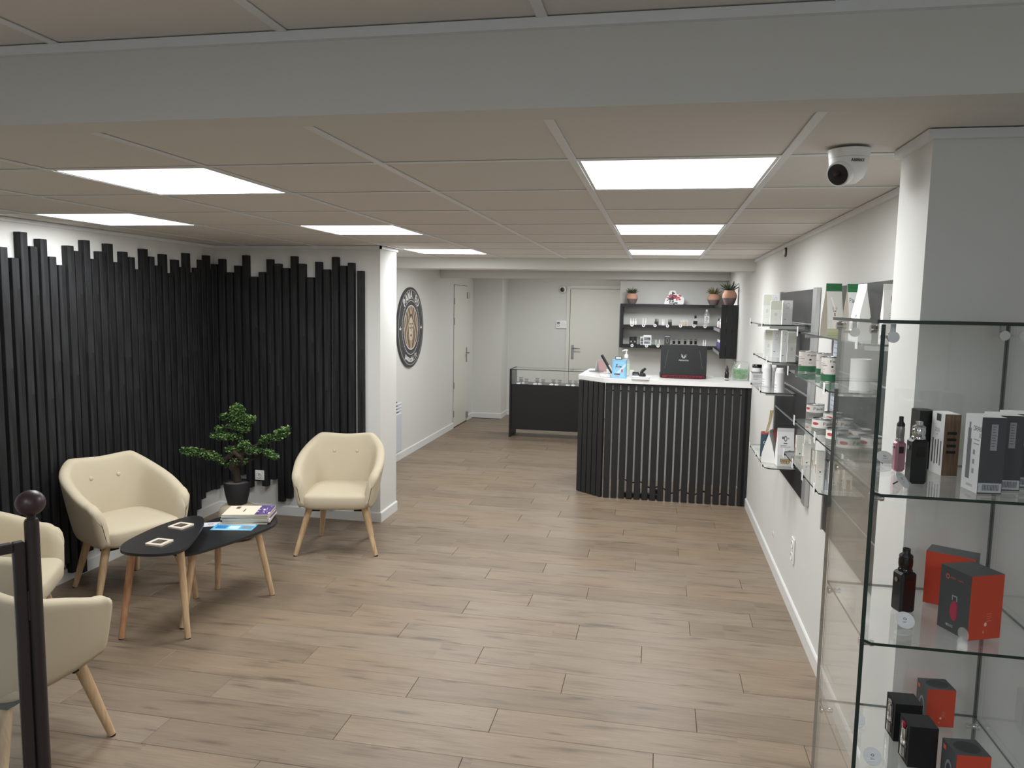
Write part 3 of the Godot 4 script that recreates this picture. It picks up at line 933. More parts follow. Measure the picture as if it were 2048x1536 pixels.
func build_bonsai() -> void:
	var foot := Vector3(on_z(475, 1010, -4.95).x, 0, -4.95)
	var pf := thing("pouf", "round cream fabric pouf under the black planter", "pouf", foot)
	put(pf, "cushion", superell(Vector3(0.135, 0.131, 0.135), 0.5, 1.0, 40, 16), M.fabric, Vector3(0, 0.131, 0))
	var pleats := newst()
	for i in 18:
		var a := TAU * i / 18
		addtube(pleats, [Vector3(cos(a) * 0.085, 0.26, sin(a) * 0.085), Vector3(cos(a) * 0.119, 0.238, sin(a) * 0.119), Vector3(cos(a) * 0.134, 0.19, sin(a) * 0.134)], [0.0015], 6)
	put(pf, "seam", pleats.commit(), M.fabric)
	var o := Vector3(foot.x, 0.2622, foot.z)
	var t := thing("bonsai", "artificial bonsai tree with layered green pads in a black pot", "potted plant", o)
	put(t, "pot", lathe([Vector2(0, 0), Vector2(0.062, 0), Vector2(0.069, 0.006), Vector2(0.086, 0.08), Vector2(0.096, 0.157), Vector2(0.096, 0.164), Vector2(0.09, 0.164), Vector2(0.088, 0.15), Vector2(0, 0.15)], 40), M.pot)
	put(t, "gravel", lathe([Vector2(0, 0.1505), Vector2(0.0875, 0.1505), Vector2(0.05, 0.158), Vector2(0, 0.16)], 24), M.gravel)
	var loc := func(x: float, y: float, dz := 0.0) -> Vector3: return on_z(x, y, foot.z + dz) - o
	var tr := []
	for q in [[475, 962, 0.0], [472, 945, 0.01], [466, 932, 0.03], [474, 920, 0.04], [485, 905, 0.02], [482, 888, 0.0], [476, 868, 0.0], [480, 845, 0.0], [476, 822, 0.0]]: tr.append(loc.call(q[0], q[1], q[2]))
	put(t, "trunk", tube(tr, [0.03, 0.027, 0.038, 0.036, 0.024, 0.018, 0.013, 0.009, 0.004], 12), M.bark)
	var twist := []
	for q in [[462, 925, 0.04], [452, 918, 0.05], [470, 905, 0.07], [484, 918, 0.05], [478, 930, 0.02]]: twist.append(loc.call(q[0], q[1], q[2]))
	put(t, "trunk_coil", tube(twist, [0.014, 0.02, 0.022, 0.018, 0.012], 10), M.bark)
	for br in [[[470, 925], [440, 918], [405, 912], [370, 906]], [[480, 918], [500, 922], [522, 910], [548, 912]], [[484, 900], [515, 890], [545, 878], [572, 862]], [[480, 885], [455, 878], [425, 873]], [[478, 858], [500, 846], [508, 840]], [[478, 850], [460, 840], [446, 832]]]:
		var pts := []
		for q in br: pts.append(loc.call(q[0], q[1], rng.randf_range(-0.02, 0.05)))
		put(t, "branch", tube(pts, [0.011, 0.009, 0.006, 0.003], 8), M.bark)
	# leaf pads: centre px, half width px, half height px, tilt (px up per px right), leaves, brightness
	var pads := [[474, 820, 17, 12, 0.0, 300, 0.7], [478, 836, 22, 13, 0.0, 360, 0.6], [449, 833, 11, 7, 0.0, 130, 0.8], [501, 841, 12, 8, 0.4, 170, 0.9], [487, 858, 15, 8, 0.0, 190, 0.8], [470, 852, 16, 9, 0.0, 170, 0.5], [441, 858, 10, 7, 0.0, 110, 0.7], [450, 873, 33, 8, -0.05, 430, 1.15], [532, 879, 18, 9, 0.35, 240, 0.9], [562, 868, 21, 12, 0.5, 380, 1.05], [470, 874, 18, 8, 0, 130, 0.5], [384, 904, 27, 9, -0.05, 360, 0.85], [420, 911, 26, 9, -0.3, 360, 0.9], [467, 900, 21, 8, 0.1, 330, 1.25], [508, 902, 17, 8, 0.1, 250, 1.2], [540, 909, 18, 8, -0.35, 280, 1.25], [488, 890, 14, 10, 0, 130, 0.5], [450, 924, 20, 10, -0.1, 150, 0.4], [475, 922, 20, 12, 0, 160, 0.35]]
	var lm := newst()
	for s in [[Vector3(0, 0, 0), Vector3(0.5, 0.12, 0.35), Vector3(0, 0.05, 1.0)], [Vector3(0, 0, 0), Vector3(0, 0.05, 1.0), Vector3(-0.5, 0.12, 0.35)]]:
		var n: Vector3 = -(s[1] - s[0]).cross(s[2] - s[0]).normalized()
		for v in s:
			lm.set_normal(n)
			lm.add_vertex(v)
	var mm := MultiMesh.new()
	mm.transform_format = MultiMesh.TRANSFORM_3D
	mm.use_colors = true
	mm.mesh = lm.commit()
	var place := []
	var px := 0.0037
	for pd in pads:
		var c: Vector3 = loc.call(pd[0], pd[1], 0.04)
		for i in int(pd[5] * 1.5):
			var d := Vector3(rng.randfn(), rng.randfn(), rng.randfn()).normalized() * pow(rng.randf(), 0.4)
			var q := c + Vector3(d.x * pd[2] * px, d.y * pd[3] * px + d.x * pd[2] * px * pd[4], d.z * maxf(pd[2] * 0.6, 12.0) * px)
			var b := Basis.from_euler(Vector3(rng.randf_range(-0.9, 0.6), rng.randf() * TAU, rng.randf_range(-0.6, 0.6))).scaled_local(Vector3.ONE * rng.randf_range(0.011, 0.019))
			var g := rng.randf()
			var col := Color(0.05, 0.12, 0.035).lerp(Color(0.25, 0.38, 0.12), g * g)
			place.append([Transform3D(b, q), col])
	mm.instance_count = place.size()
	for i in place.size():
		mm.set_instance_transform(i, place[i][0])
		mm.set_instance_color(i, place[i][1])
	var mi := MultiMeshInstance3D.new()
	mi.name = "foliage"
	mi.multimesh = mm
	mi.material_override = M.leaf
	mi.set_meta("kind", "stuff")
	t.add_child(mi, true)

# ---------- corridor: round sign, heater, doors, small wall devices
func sign_image() -> Image:
	var n := 512
	var im := Image.create(n, n, false, Image.FORMAT_RGB8)
	var dark := rgb(58, 58, 60)
	var pale := rgb(205, 203, 196)
	var tan_ := rgb(178, 160, 138)
	var brown := rgb(112, 94, 76)
	var line := rgb(62, 50, 40)
	for y in n:
		for x in n:
			var u := (x - 255.5) / 256.0
			var v := -(y - 255.5) / 256.0
			var r := sqrt(u * u + v * v)
			var a := atan2(v, u)
			var c := dark
			if r > 0.985: c = rgb(44, 44, 46)
			elif r > 0.93 and r < 0.95: c = rgb(168, 166, 160)
			var sc := 0.665 + 0.018 * absf(sin(a * 20.0))
			if absf(r - sc) < 0.009: c = pale
			elif r < sc and r > 0.565:
				c = rgb(50, 50, 52)
				if absf(sin(a * 30.0)) < 0.16 and r > 0.585 and r < 0.64: c = rgb(128, 124, 116)
			elif r <= 0.565 and r > 0.535: c = pale
			elif r <= 0.535:
				# hair: flowing strands either side of the face
				var au := absf(u)
				var w := sin(au * 30.0 + sin(v * 9.0) * 2.4 + v * 3.0)
				c = brown.lerp(tan_, clampf(0.5 + w * 0.6, 0, 1))
				if absf(w) < 0.2: c = line
				var f := Vector2(u / 0.19, (v + 0.04) / (0.36 if v < -0.04 else 0.38)).length()
				if f < 1.0:
					c = rgb(203, 186, 164).lerp(rgb(176, 154, 130), clampf((u + 0.1) * 2.0, 0, 1))
					if f > 0.92: c = line
				if v < -0.33 and au < 0.09: c = rgb(170, 150, 126) if au < 0.08 else line
				var ev := Vector2((au - 0.08) / 0.055, (v - 0.02) / 0.04).length()
				if ev > 0.7 and ev < 1.15 and v < 0.02: c = line
				var bv := v - 0.1 + (au - 0.08) * (au - 0.08) * 9.0
				if absf(bv) < 0.013 and au > 0.03 and au < 0.14: c = line
				if absf(au - 0.022) < 0.008 and v < 0.08 and v > -0.1: c = line
				if Vector2(u / 0.055, (v + 0.2) / 0.034).length() < 1.0: c = rgb(92, 60, 52)
				if v > 0.3 - au * 0.9 and v < 0.34 - au * 0.9 and au < 0.2: c = line
			# small leaf marks left and right on the ring
			for sg in [-1.0, 1.0]:
				var lx: float = u - sg * 0.81
				var ly := v + 0.03
				var la := atan2(ly, lx)
				var lr := sqrt(lx * lx + ly * ly)
				if lr < 0.075 * pow(absf(cos((la - PI / 2) * 2.5)), 0.8) * (1.0 if ly > -0.01 else 0.4): c = rgb(222, 222, 216)
			im.set_pixel(x, y, c)
	return im
func build_corridor() -> void:
	var t := thing("round_sign", "large round charcoal sign with a woman's face, lettered PANACBD, on the corridor wall", "sign", Vector3(-2.8045, 1.467, -8.28), PI / 2)
	var R := 0.452
	var s := newst()
	var front := []
	for i in 64:
		var a := TAU * i / 64
		front.append([Vector3(cos(a) * R, sin(a) * R, 0.02), Vector2(0.5 + cos(a) * 0.5, 0.5 - sin(a) * 0.5)])
	for i in 64:
		var b: Array = front[(i + 1) % 64]
		facet(s, [Vector3(0, 0, 0.02), front[i][0], b[0]], Vector3(0, 0, 0), [Vector2(0.5, 0.5), front[i][1], b[1]])
	put(t, "printed_face", s.commit(), printed("sign_print", sign_image(), 0.5))
	put(t, "rim", lathe([Vector2(0, 0), Vector2(R + 0.004, 0), Vector2(R + 0.004, 0.0195), Vector2(0, 0.0195)], 64), M.slate, Vector3.ZERO, Vector3(PI / 2, 0, 0))
	var word := "PANACBD"
	for i in word.length():
		var a := PI / 2 - (i - 3.0) * 0.235
		words(t, word[i], 0.088, M.mid_ink if word[i] == "C" else M.white_ink, Vector3(cos(a) * R * 0.81, sin(a) * R * 0.81, 0.0206), Vector3(0, 0, a - PI / 2), true, "letter")
	word = "panacbd.fr"
	for i in word.length():
		var a := -PI / 2 + (i - 4.5) * 0.115
		words(t, word[i], 0.06, M.white_ink, Vector3(cos(a) * R * 0.81, sin(a) * R * 0.81, 0.0206), Vector3(0, 0, a + PI / 2), true, "letter")
	var h := thing("wall_heater", "pale grey electric wall heater with slots, partly hidden by the partition end", "heater", Vector3(-2.8048, 0.13, -7.38))
	put(h, "body", cbox(Vector3(0.07, 0.43, 0.86), 0.012), M.heater, Vector3(0.045, 0, 0))
	for i in 3:
		put(h, "louvre", cbox(Vector3(0.075, 0.022, 0.86), 0.006), M.heater, Vector3(0.043, 0.438 + i * 0.036, 0), Vector3(0, 0, 0.25))
	put(h, "grille_back", cbox(Vector3(0.02, 0.12, 0.84), 0.003), M.black_soft, Vector3(0.016, 0.42, 0))
	# door in the corridor wall
	var d := struct_root("door_1", Vector3(-2.805, 0, -10.55))
	put(d, "rebate", bx(Vector3(0.0003, 0.0, -0.378), Vector3(0.002, 2.008, 0.378)), M.black_soft)
	put(d, "leaf", bx(Vector3(0.0022, 0.012, -0.372), Vector3(0.01, 2.001, 0.372)), M.door)
	var hp := on_x(933, 708, -2.79)
	var hd := put(d, "handle_plate", cbox(Vector3(0.008, 0.22, 0.035), 0.003, false), M.steel, Vector3(0.0142, hp.y - 0.01, -0.31))
	put(hd, "lever", tube([Vector3(0.004, 0.03, 0), Vector3(0.045, 0.03, 0), Vector3(0.05, 0.028, 0.11)], [0.008, 0.008, 0.007], 10), M.steel)
	put(d, "bolt", cbox(Vector3(0.025, 0.09, 0.05), 0.004, false), M.steel, Vector3(0.0228, 1.87, -0.335))
	put(d, "bolt", cbox(Vector3(0.025, 0.09, 0.05), 0.004, false), M.steel, Vector3(0.0228, 0.1, -0.335))
	for y in [1.78, 1.5, 0.6, 0.2]: put(d, "hinge", cbox(Vector3(0.01, 0.09, 0.014), 0.002, false), M.steel, Vector3(0.012, y, 0.368))
	# door in the back wall
	var e := struct_root("door_2", Vector3(-0.93, 0, -11.72))
	var fx := newst()
	addbox(fx, Vector3(-0.465, 1.02, 0.012), Vector3(0.05, 2.04, 0.024))
	addbox(fx, Vector3(-0.03, 2.03, 0.012), Vector3(0.82, 0.05, 0.024))
	put(e, "frame", fx.commit(), M.door)
	put(e, "rebate", bx(Vector3(-0.44, 0.0, 0.0003), Vector3(0.42, 2.006, 0.004)), M.black_soft)
	put(e, "leaf", bx(Vector3(-0.433, 0.01, 0.0042), Vector3(0.42, 2.0, 0.016)), M.door)
	for y in [1.03]:
		var pl := put(e, "handle_plate", cbox(Vector3(0.04, 0.22, 0.008), 0.003, false), M.steel, Vector3(-0.385, y, 0.0202))
		put(pl, "lever", tube([Vector3(0, 0.06, 0.004), Vector3(0, 0.06, 0.05), Vector3(0.12, 0.058, 0.055)], [0.009, 0.009, 0.008], 10), M.steel)
	var kp := on_z(1123, 649, -11.72)
	var ap := thing("alarm_keypad", "white alarm keypad with small dark display beside the back door", "keypad", Vector3(kp.x, kp.y, -11.7195))
	put(ap, "case", cbox(Vector3(0.165, 0.12, 0.025), 0.006, false), M.white, Vector3(0, 0, 0.013))
	put(ap, "display", cbox(Vector3(0.045, 0.03, 0.002), 0.0005, false), M.grey, Vector3(-0.045, 0.025, 0.0268))
	put(ap, "key_ring", lathe([Vector2(0.012, 0), Vector2(0.015, 0.001), Vector2(0.018, 0)], 20), M.grey, Vector3(-0.045, -0.018, 0.0262), Vector3(PI / 2, 0, 0))
	for i in 9: put(ap, "key", cbox(Vector3(0.014, 0.01, 0.002), 0.0005, false), M.trim, Vector3(0.015 + (i % 3) * 0.022, 0.025 - (i / 3) * 0.02, 0.0268))
	var cp := on_z(1126, 579, -11.72)
	var wc := thing("wall_camera", "white ball camera with black lens on the back wall beside the door", "camera", Vector3(cp.x, cp.y, -11.7195))
	put(wc, "housing", lathe([Vector2(0, 0), Vector2(0.055, 0), Vector2(0.06, 0.02), Vector2(0.052, 0.05), Vector2(0.036, 0.068), Vector2(0, 0.07)], 28), M.white, Vector3.ZERO, Vector3(PI / 2, 0, 0))
	put(wc, "lens", lathe([Vector2(0, 0), Vector2(0.032, 0), Vector2(0.034, 0.006), Vector2(0, 0.01)], 24), M.black, Vector3(0, -0.004, 0.0703), Vector3(PI / 2, 0, 0))
	# low glass display case
	var x0 := -1.912
	var zf := -9.72
	var c := thing("display_case", "low black display case with a glass top section beside the counter", "display case", Vector3(x0, 0, zf))
	put(c, "side_panel", cbox(Vector3(0.025, 0.905, 0.4), 0.002), M.anthracite, Vector3(0.0125, 0, -0.2))
	put(c, "side_panel", cbox(Vector3(0.025, 0.905, 0.4), 0.002), M.anthracite, Vector3(1.1735, 0, -0.2))
	put(c, "front_panel", cbox(Vector3(1.134, 0.6, 0.018), 0.002), M.anthracite, Vector3(0.593, 0.105, -0.03))
	put(c, "bottom_board", cbox(Vector3(1.134, 0.018, 0.34), 0.002), M.grey, Vector3(0.593, 0.105, -0.21))
	put(c, "display_board", cbox(Vector3(1.134, 0.018, 0.352), 0.002), M.slate, Vector3(0.593, 0.6875, -0.2155))
	put(c, "glass_front", rotated_sheet(1.134, 0.185, 0.006), null, Vector3(0.593, 0.708, -0.028))
	put(c, "glass_top", sheet(PackedVector2Array([Vector2(0.027, -0.39), Vector2(1.16, -0.39), Vector2(1.16, -0.022), Vector2(0.027, -0.022)]), 0.8955, 0.9035), null)
	var jar: Node3D = null
	var gl := lathe([Vector2(0, 0), Vector2(0.03, 0), Vector2(0.031, 0.004), Vector2(0.031, 0.052), Vector2(0.028, 0.056), Vector2(0, 0.056)], 18)
	for i in 4:
		for q in [[1041 + i * 32.5, 765 + i * 2.3, 1.0], [1052 + i * 32.0, 768 + i * 2.2, 0.75]]:
			var p := on_y(q[0], q[1], 0.7065)
			p.z = clampf(p.z - 0.05, -10.03, -9.82)
			p.x = minf(p.x, -0.82)
			if jar == null:
				jar = thing("glass_jar", "small lidded glass jar of dried flower inside the low display case", "jar", p, 0, "jars in the low display case")
				put(jar, "body", cbox(Vector3(0.055, 0.055, 0.055), 0.006), M.clear)
				put(jar, "contents", superell(Vector3(0.024, 0.02, 0.024), 0.8, 0.8, 14, 8), M.slate, Vector3(0, 0.025, 0))
				put(jar, "lid", cbox(Vector3(0.05, 0.012, 0.05), 0.003), M.grey, Vector3(0, 0.0555, 0))
			else: twin(jar, p)
	var plate: Node3D = null
	for i in 4:
		for q in [[1034.5 + i * 33.0, 769 + i * 1.4], [1047.5 + i * 32.5, 767 + i * 2.0]]:
			var p := on_y(q[0], q[1], 0.7065)
			p.z = minf(p.z, -9.785)
			if plate == null:
				plate = thing("price_disc", "round white price disc lying in the low display case", "price tag", p, 0, "price discs in the low display case")
				put(plate, "disc", disc(0.028, 0.004, 20), M.white, Vector3(0, 0.004, 0), Vector3(0.3, 0, 0))
				put(plate, "stand", cbox(Vector3(0.01, 0.01, 0.02), 0.001), M.black, Vector3(0, 0, -0.012))
			else: twin(plate, p)
func rotated_sheet(w: float, h: float, th: float, edge: Material = null) -> ArrayMesh:     # upright pane in the x,y plane, standing on y = 0
	var s := sheet(PackedVector2Array([Vector2(-w / 2, 0), Vector2(w / 2, 0), Vector2(w / 2, h), Vector2(-w / 2, h)]), -th / 2, th / 2, edge)
	var m := ArrayMesh.new()
	for i in 2:
		var st := SurfaceTool.new()
		st.begin(Mesh.PRIMITIVE_TRIANGLES)
		st.append_from(s, i, Transform3D(Basis(Vector3.RIGHT, -PI / 2), Vector3.ZERO))
		st.commit(m)
		m.surface_set_material(i, s.surface_get_material(i))
	return m

# ---------- counter and what stands on it
func build_counter() -> void:
	var top := 1.1
	var c := thing("counter", "sales counter of black vertical slats with a white top", "counter", Vector3(0, 0, -7.0))
	var poly := PackedVector2Array()
	for q in round_poly([Vector2(-0.735, -0.09), Vector2(-0.46, 0.18), Vector2(0.808, 0.18), Vector2(0.808, -0.36), Vector2(-0.24, -0.36), Vector2(-0.24, -0.86), Vector2(-0.70, -0.86)], [0.05, 0.12, 0.002, 0.002, 0.01, 0.01, 0.02], 6): poly.append(q)
	put(c, "worktop", prism(poly, top - 0.038, top), M.counter)
	var g0 := on_z(1224, 840, -6.84).x
	var g1 := on_z(1496.4, 840, -6.84).x
	var pitch := (g1 - g0) / 17.0
	for i in range(0, 19):
		var x := g0 + pitch * (i - 0.5)
		if x + 0.027 > 0.807: x = 0.78
		put(c, "slat", cbox(Vector3(pitch - 0.0165, 1.056, 0.03), 0.003), M.slat_counter, Vector3(x, 0.004, 0.145))
	var a := Vector2(-0.718, -0.06)
	var b := Vector2(-0.469, 0.149)
	for i in 5:
		var p := a.lerp(b, (i + 0.5) / 5.0)
		put(c, "slat", cbox(Vector3(0.056, 1.056, 0.03), 0.003), M.slat_counter, Vector3(p.x, 0.004, p.y), Vector3(0, atan2(-(b.y - a.y), b.x - a.x), 0))
	put(c, "side_panel", cbox(Vector3(0.02, 1.056, 0.74), 0.002), M.anthracite, Vector3(-0.7, 0.004, -0.45))
	put(c, "rail", cbox(Vector3(1.26, 0.02, 0.02), 0.002), M.grey, Vector3(0.17, 1.041, 0.1))
	put(c, "rail", cbox(Vector3(1.26, 0.008, 0.012), 0.001), M.black, Vector3(0.17, 0.985, 0.1125))
	put(c, "back_panel", cbox(Vector3(1.26, 0.87, 0.012), 0.001), M.counter, Vector3(0.168, 0.17, 0.1))
	put(c, "inner_shelf", cbox(Vector3(0.02, 1.0, 0.4), 0.002), M.counter, Vector3(0.795, 0.004, -0.15))
	# loose cables and a power strip behind the slats
	var pts := []
	for i in 22: pts.append(Vector3(-0.35 + i * 0.05, 0.15 - 0.09 * smoothstep(0, 12, i) + 0.022 * sin(i * 1.7) + 0.008, -6.955 + 0.02 * cos(i * 1.3)))
	single("power_cable", "black power cable hanging behind the counter slats near the floor", "cable", tube(pts, [0.007], 8), M.black)
	var ps := thing("power_strip", "black power strip on the floor behind the counter slats", "power strip", Vector3(-0.1, 0, -6.945))
	put(ps, "body", cbox(Vector3(0.34, 0.045, 0.055), 0.006), M.black)
	for i in 4: put(ps, "plug", cbox(Vector3(0.04, 0.04, 0.04), 0.006), M.white if i == 2 else M.black, Vector3(-0.12 + i * 0.08, 0.0452, 0))
	# --- laptop seen from behind
	var lp := on_y(1366, 757, top + 0.0003)
	var l := thing("laptop", "open black gaming laptop seen from behind, red strip along its hinge", "laptop", lp, 0.03)
	put(l, "base", cbox(Vector3(0.415, 0.028, 0.29), 0.006), M.black, Vector3(0, 0.004, -0.15))
	put(l, "rear_trim", prism(round_poly([Vector2(-0.2, -0.01), Vector2(0.2, -0.01), Vector2(0.165, 0.022), Vector2(-0.165, 0.022)], [0.008, 0.008, 0.008, 0.008], 4), 0.006, 0.03), M.red_trim, Vector3(0, 0, 0.0))
	for i in 10: put(l, "vent_slot", cbox(Vector3(0.022, 0.008, 0.002), 0.0005), M.black_soft, Vector3(-0.135 + i * 0.03, 0.014, 0.0218))
	var lid := put(l, "lid", lid_mesh(), M.black, Vector3(0, 0.03, -0.012), Vector3(-0.1, 0, 0))
	put(lid, "screen", cbox(Vector3(0.36, 0.2, 0.0015), 0.0004), M.glass_dark, Vector3(0, 0.035, -0.0083))
	words(lid, "PREDATOR", 0.0125, M.alu, Vector3(0, 0.135, 0.0072), Vector3.ZERO, true)
	var lg := newst()      # emblem: facing helmet made of bars
	for q in [[-0.018, 0.178, 0.0045, 0.03, 0.1], [0.018, 0.178, 0.0045, 0.03, -0.1], [-0.0085, 0.17, 0.004, 0.026, 0.0], [0.0085, 0.17, 0.004, 0.026, 0.0], [-0.0125, 0.172, 0.007, 0.005, 0.3], [0.0125, 0.172, 0.007, 0.005, -0.3], [-0.004, 0.16, 0.0035, 0.014, -0.2], [0.004, 0.16, 0.0035, 0.014, 0.2]]:
		addbox(lg, Vector3(q[0], q[1], 0.0076), Vector3(q[2], q[3], 0.0008), Basis(Vector3(0, 0, 1), q[4]))
	put(lid, "emblem", lg.commit(), M.alu)
	for sg in [-1, 1]: put(lid, "crease", tube([Vector3(sg * 0.17, 0.06, 0.0072), Vector3(sg * 0.14, 0.23, 0.0072)], [0.0009], 6), M.grey)
	# --- other things on the top
	var bbox := span(1224, 1252, 757, 720, top + 0.0003)
	var im := blank(128, 160, rgb(132, 188, 222))
	im.fill_rect(Rect2i(14, 14, 100, 132), rgb(150, 202, 232))
	for i in 40: im.fill_rect(Rect2i(40 + i * 2, 110 - i * 2, 26, 3), rgb(206, 220, 236))
	oval(im, 44, 40, 6, 6, rgb(40, 62, 100))
	for i in 20: im.fill_rect(Rect2i(40 - i / 2, 44 + i, 6, 3), rgb(40, 62, 100))
	oval(im, 92, 92, 8, 14, rgb(196, 90, 100))
	im.fill_rect(Rect2i(42, 54, 46, 10), rgb(52, 66, 96))
	im.fill_rect(Rect2i(20, 118, 56, 11), rgb(52, 66, 96))
	stamp(im, "PURE", 46, 56, 1, rgb(220, 230, 240))
	lines(im, 28, 136, 64, 2, 5, rgb(214, 120, 130), 3)
	var bp: Vector3 = bbox[0]
	var bb := thing("blue_box", "light blue card product box with hanging tab on the counter", "box", bp + Vector3(0, 0, -0.035), -0.12)
	put(bb, "carton", carton(Vector3(bbox[1], bbox[2], 0.06), [printed("blue_box_print", im), M.bluebox, M.bluebox]), null)
	put(bb, "hang_tab", cbox(Vector3(0.06, 0.028, 0.002), 0.0005), M.slate, Vector3(-0.015, bbox[2], -0.02))
	put(bb, "tab_print", cbox(Vector3(0.048, 0.016, 0.001), 0.0003), M.white_ink, Vector3(-0.015, bbox[2] + 0.006, -0.0184))
	var sp := on_y(1250, 754, top + 0.0003)
	var sn := thing("pump_bottle", "clear pump bottle of hand gel behind the light blue box", "bottle", sp + Vector3(0, 0, -0.12))
	put(sn, "bottle", lathe([Vector2(0, 0), Vector2(0.035, 0), Vector2(0.037, 0.006), Vector2(0.037, 0.14), Vector2(0.02, 0.165), Vector2(0.014, 0.17), Vector2(0, 0.17)], 24), M.clear)
	put(sn, "label", lathe([Vector2(0.0375, 0.03), Vector2(0.0375, 0.12)], 24), mat("green_white_label", rgb(196, 216, 184), 0.5))
	put(sn, "collar", lathe([Vector2(0, 0.17), Vector2(0.019, 0.17), Vector2(0.019, 0.19), Vector2(0.012, 0.205), Vector2(0.006, 0.208), Vector2(0.005, 0.235), Vector2(0, 0.235)], 18), M.white)
	put(sn, "pump_head", tube([Vector3(0.012, 0.241, 0), Vector3(-0.01, 0.243, 0), Vector3(-0.03, 0.237, 0), Vector3(-0.036, 0.23, 0)], [0.008, 0.008, 0.005, 0.004], 10), M.white)
	var tp := on_y(1216, 752, top + 0.0003)
	var tm := thing("till_tablet", "black tablet till tilted on a white stand at the counter's left end", "tablet", tp + Vector3(0.0, 0, -0.13), 0.0)
	put(tm, "stand", prism(round_poly([Vector2(-0.07, -0.06), Vector2(0.07, -0.06), Vector2(0.07, 0.06), Vector2(-0.07, 0.06)], [0.01, 0.01, 0.01, 0.01], 3), 0, 0.012), M.white)
	put(tm, "arm", tube([Vector3(0.04, 0.012, 0), Vector3(-0.005, 0.09, 0)], [0.012], 10), M.white)
	put(tm, "tablet", cbox(Vector3(0.014, 0.2, 0.15), 0.005), M.black, Vector3(0.03, 0.018, 0), Vector3(0, 0, 0.55))
	var pk := on_y(1190, 746, top + 0.0003)
	single("phone", "flat grey phone lying at the far left corner of the counter", "phone", cbox(Vector3(0.07, 0.008, 0.14), 0.003), M.grey, pk + Vector3(0, 0, -0.15), Vector3(0, 0.9, 0))
	var tr := span(1200, 1222, 755, 748, top + 0.0003)
	var trp: Vector3 = tr[0]
	var tb := thing("acrylic_tray", "clear acrylic leaflet tray in front of the till tablet", "tray", trp + Vector3(0, 0, -0.04), -0.1)
	put(tb, "tray", cbox(Vector3(0.1, 0.035, 0.07), 0.003), M.clear)
	put(tb, "papers", cbox(Vector3(0.088, 0.022, 0.058), 0.001), M.paper, Vector3(0, 0.004, 0))
	var st := on_y(1203, 746, top + 0.0003)
	var lf := thing("leaflet_stand", "pink and white folded leaflet leaning beside the till tablet", "leaflet", st + Vector3(-0.01, 0, -0.16), 0.9)
	put(lf, "front_leaf", cbox(Vector3(0.1, 0.12, 0.002), 0.0005), mat("pink_leaflet", rgb(206, 168, 168), 0.6), Vector3(0, 0.001, 0.02), Vector3(-0.3, 0, 0))
	put(lf, "back_leaf", cbox(Vector3(0.1, 0.12, 0.002), 0.0005), M.paper, Vector3(0, 0.001, -0.05), Vector3(0.3, 0, 0))
	var cr := span(1264, 1299, 760, 753, top + 0.0003)
	var crp: Vector3 = cr[0]
	var cx := thing("scanner_box", "flat white box carrying a black scanner on the counter", "box", crp + Vector3(0, 0, -0.06), -0.03)
	put(cx, "carton", cbox(Vector3(cr[1], 0.028, 0.11), 0.003), M.white)
	put(cx, "lid_line", cbox(Vector3(cr[1] + 0.001, 0.0015, 0.111), 0.0003), M.grey, Vector3(0, 0.018, 0))
	var sc := thing("scanner", "small black hand scanner in its cradle on the white box", "scanner", crp + Vector3(0.012, 0.0284, -0.055))
	put(sc, "cradle", lathe([Vector2(0, 0), Vector2(0.03, 0), Vector2(0.031, 0.01), Vector2(0.022, 0.03), Vector2(0, 0.034)], 20), M.black)
	put(sc, "head", tube([Vector3(-0.012, 0.028, 0), Vector3(0.0, 0.05, 0), Vector3(0.022, 0.068, 0), Vector3(0.026, 0.074, 0)], [0.014, 0.015, 0.012, 0.009], 10), M.black)
	put(sc, "window", disc(0.009, 0.001, 12), M.chrome, Vector3(0.03, 0.066, 0.004), Vector3(0, 0, -1.2))
	var kb := on_y(1271, 751, top + 0.0003)
	var ktt := thing("card_reader", "small black card reader behind the flat white box", "card reader", kb + Vector3(0, 0, -0.035))
	put(ktt, "body", cbox(Vector3(0.062, 0.03, 0.06), 0.005), M.black)
	put(ktt, "slot", cbox(Vector3(0.042, 0.012, 0.001), 0.0003), M.grey, Vector3(0, 0.006, 0.0306))
	var bo := span(1449.5, 1457.5, 761, 732, top + 0.0003)
	var bop: Vector3 = bo[0]
	var dk := thing("dark_bottle", "small dark e-liquid bottle standing between laptop and glass jar", "bottle", bop + Vector3(0, 0, -0.02))
	put(dk, "body", lathe([Vector2(0, 0), Vector2(0.017, 0), Vector2(0.0185, 0.004), Vector2(0.0185, 0.07), Vector2(0.015, 0.078), Vector2(0.01, 0.082), Vector2(0, 0.082)], 20), M.glass_dark)
	put(dk, "collar", lathe([Vector2(0, 0.082), Vector2(0.014, 0.082), Vector2(0.014, 0.108), Vector2(0.008, 0.115), Vector2(0.006, 0.132), Vector2(0, 0.134)], 16), M.black)
	put(dk, "label", lathe([Vector2(0.0188, 0.008), Vector2(0.0188, 0.018)], 20), M.white_ink)
	var jr := span(1464, 1500, 762, 726, top + 0.0003)
	var jp: Vector3 = jr[0] + Vector3(0, 0, -0.08)
	var jw: float = jr[1] * 0.5
	var gj := thing("glass_jar", "large clear glass jar filled with shredded green paper on the counter", "jar", jp)
	put(gj, "glass", lathe([Vector2(0, 0), Vector2(jw * 0.92, 0), Vector2(jw, 0.01), Vector2(jw, 0.1), Vector2(jw * 0.94, 0.122), Vector2(jw * 0.72, 0.142), Vector2(jw * 0.72, 0.155), Vector2(jw * 0.66, 0.155), Vector2(jw * 0.66, 0.142), Vector2(jw * 0.9, 0.118), Vector2(jw * 0.95, 0.1), Vector2(jw * 0.95, 0.012), Vector2(0, 0.008)], 32), M.glass)
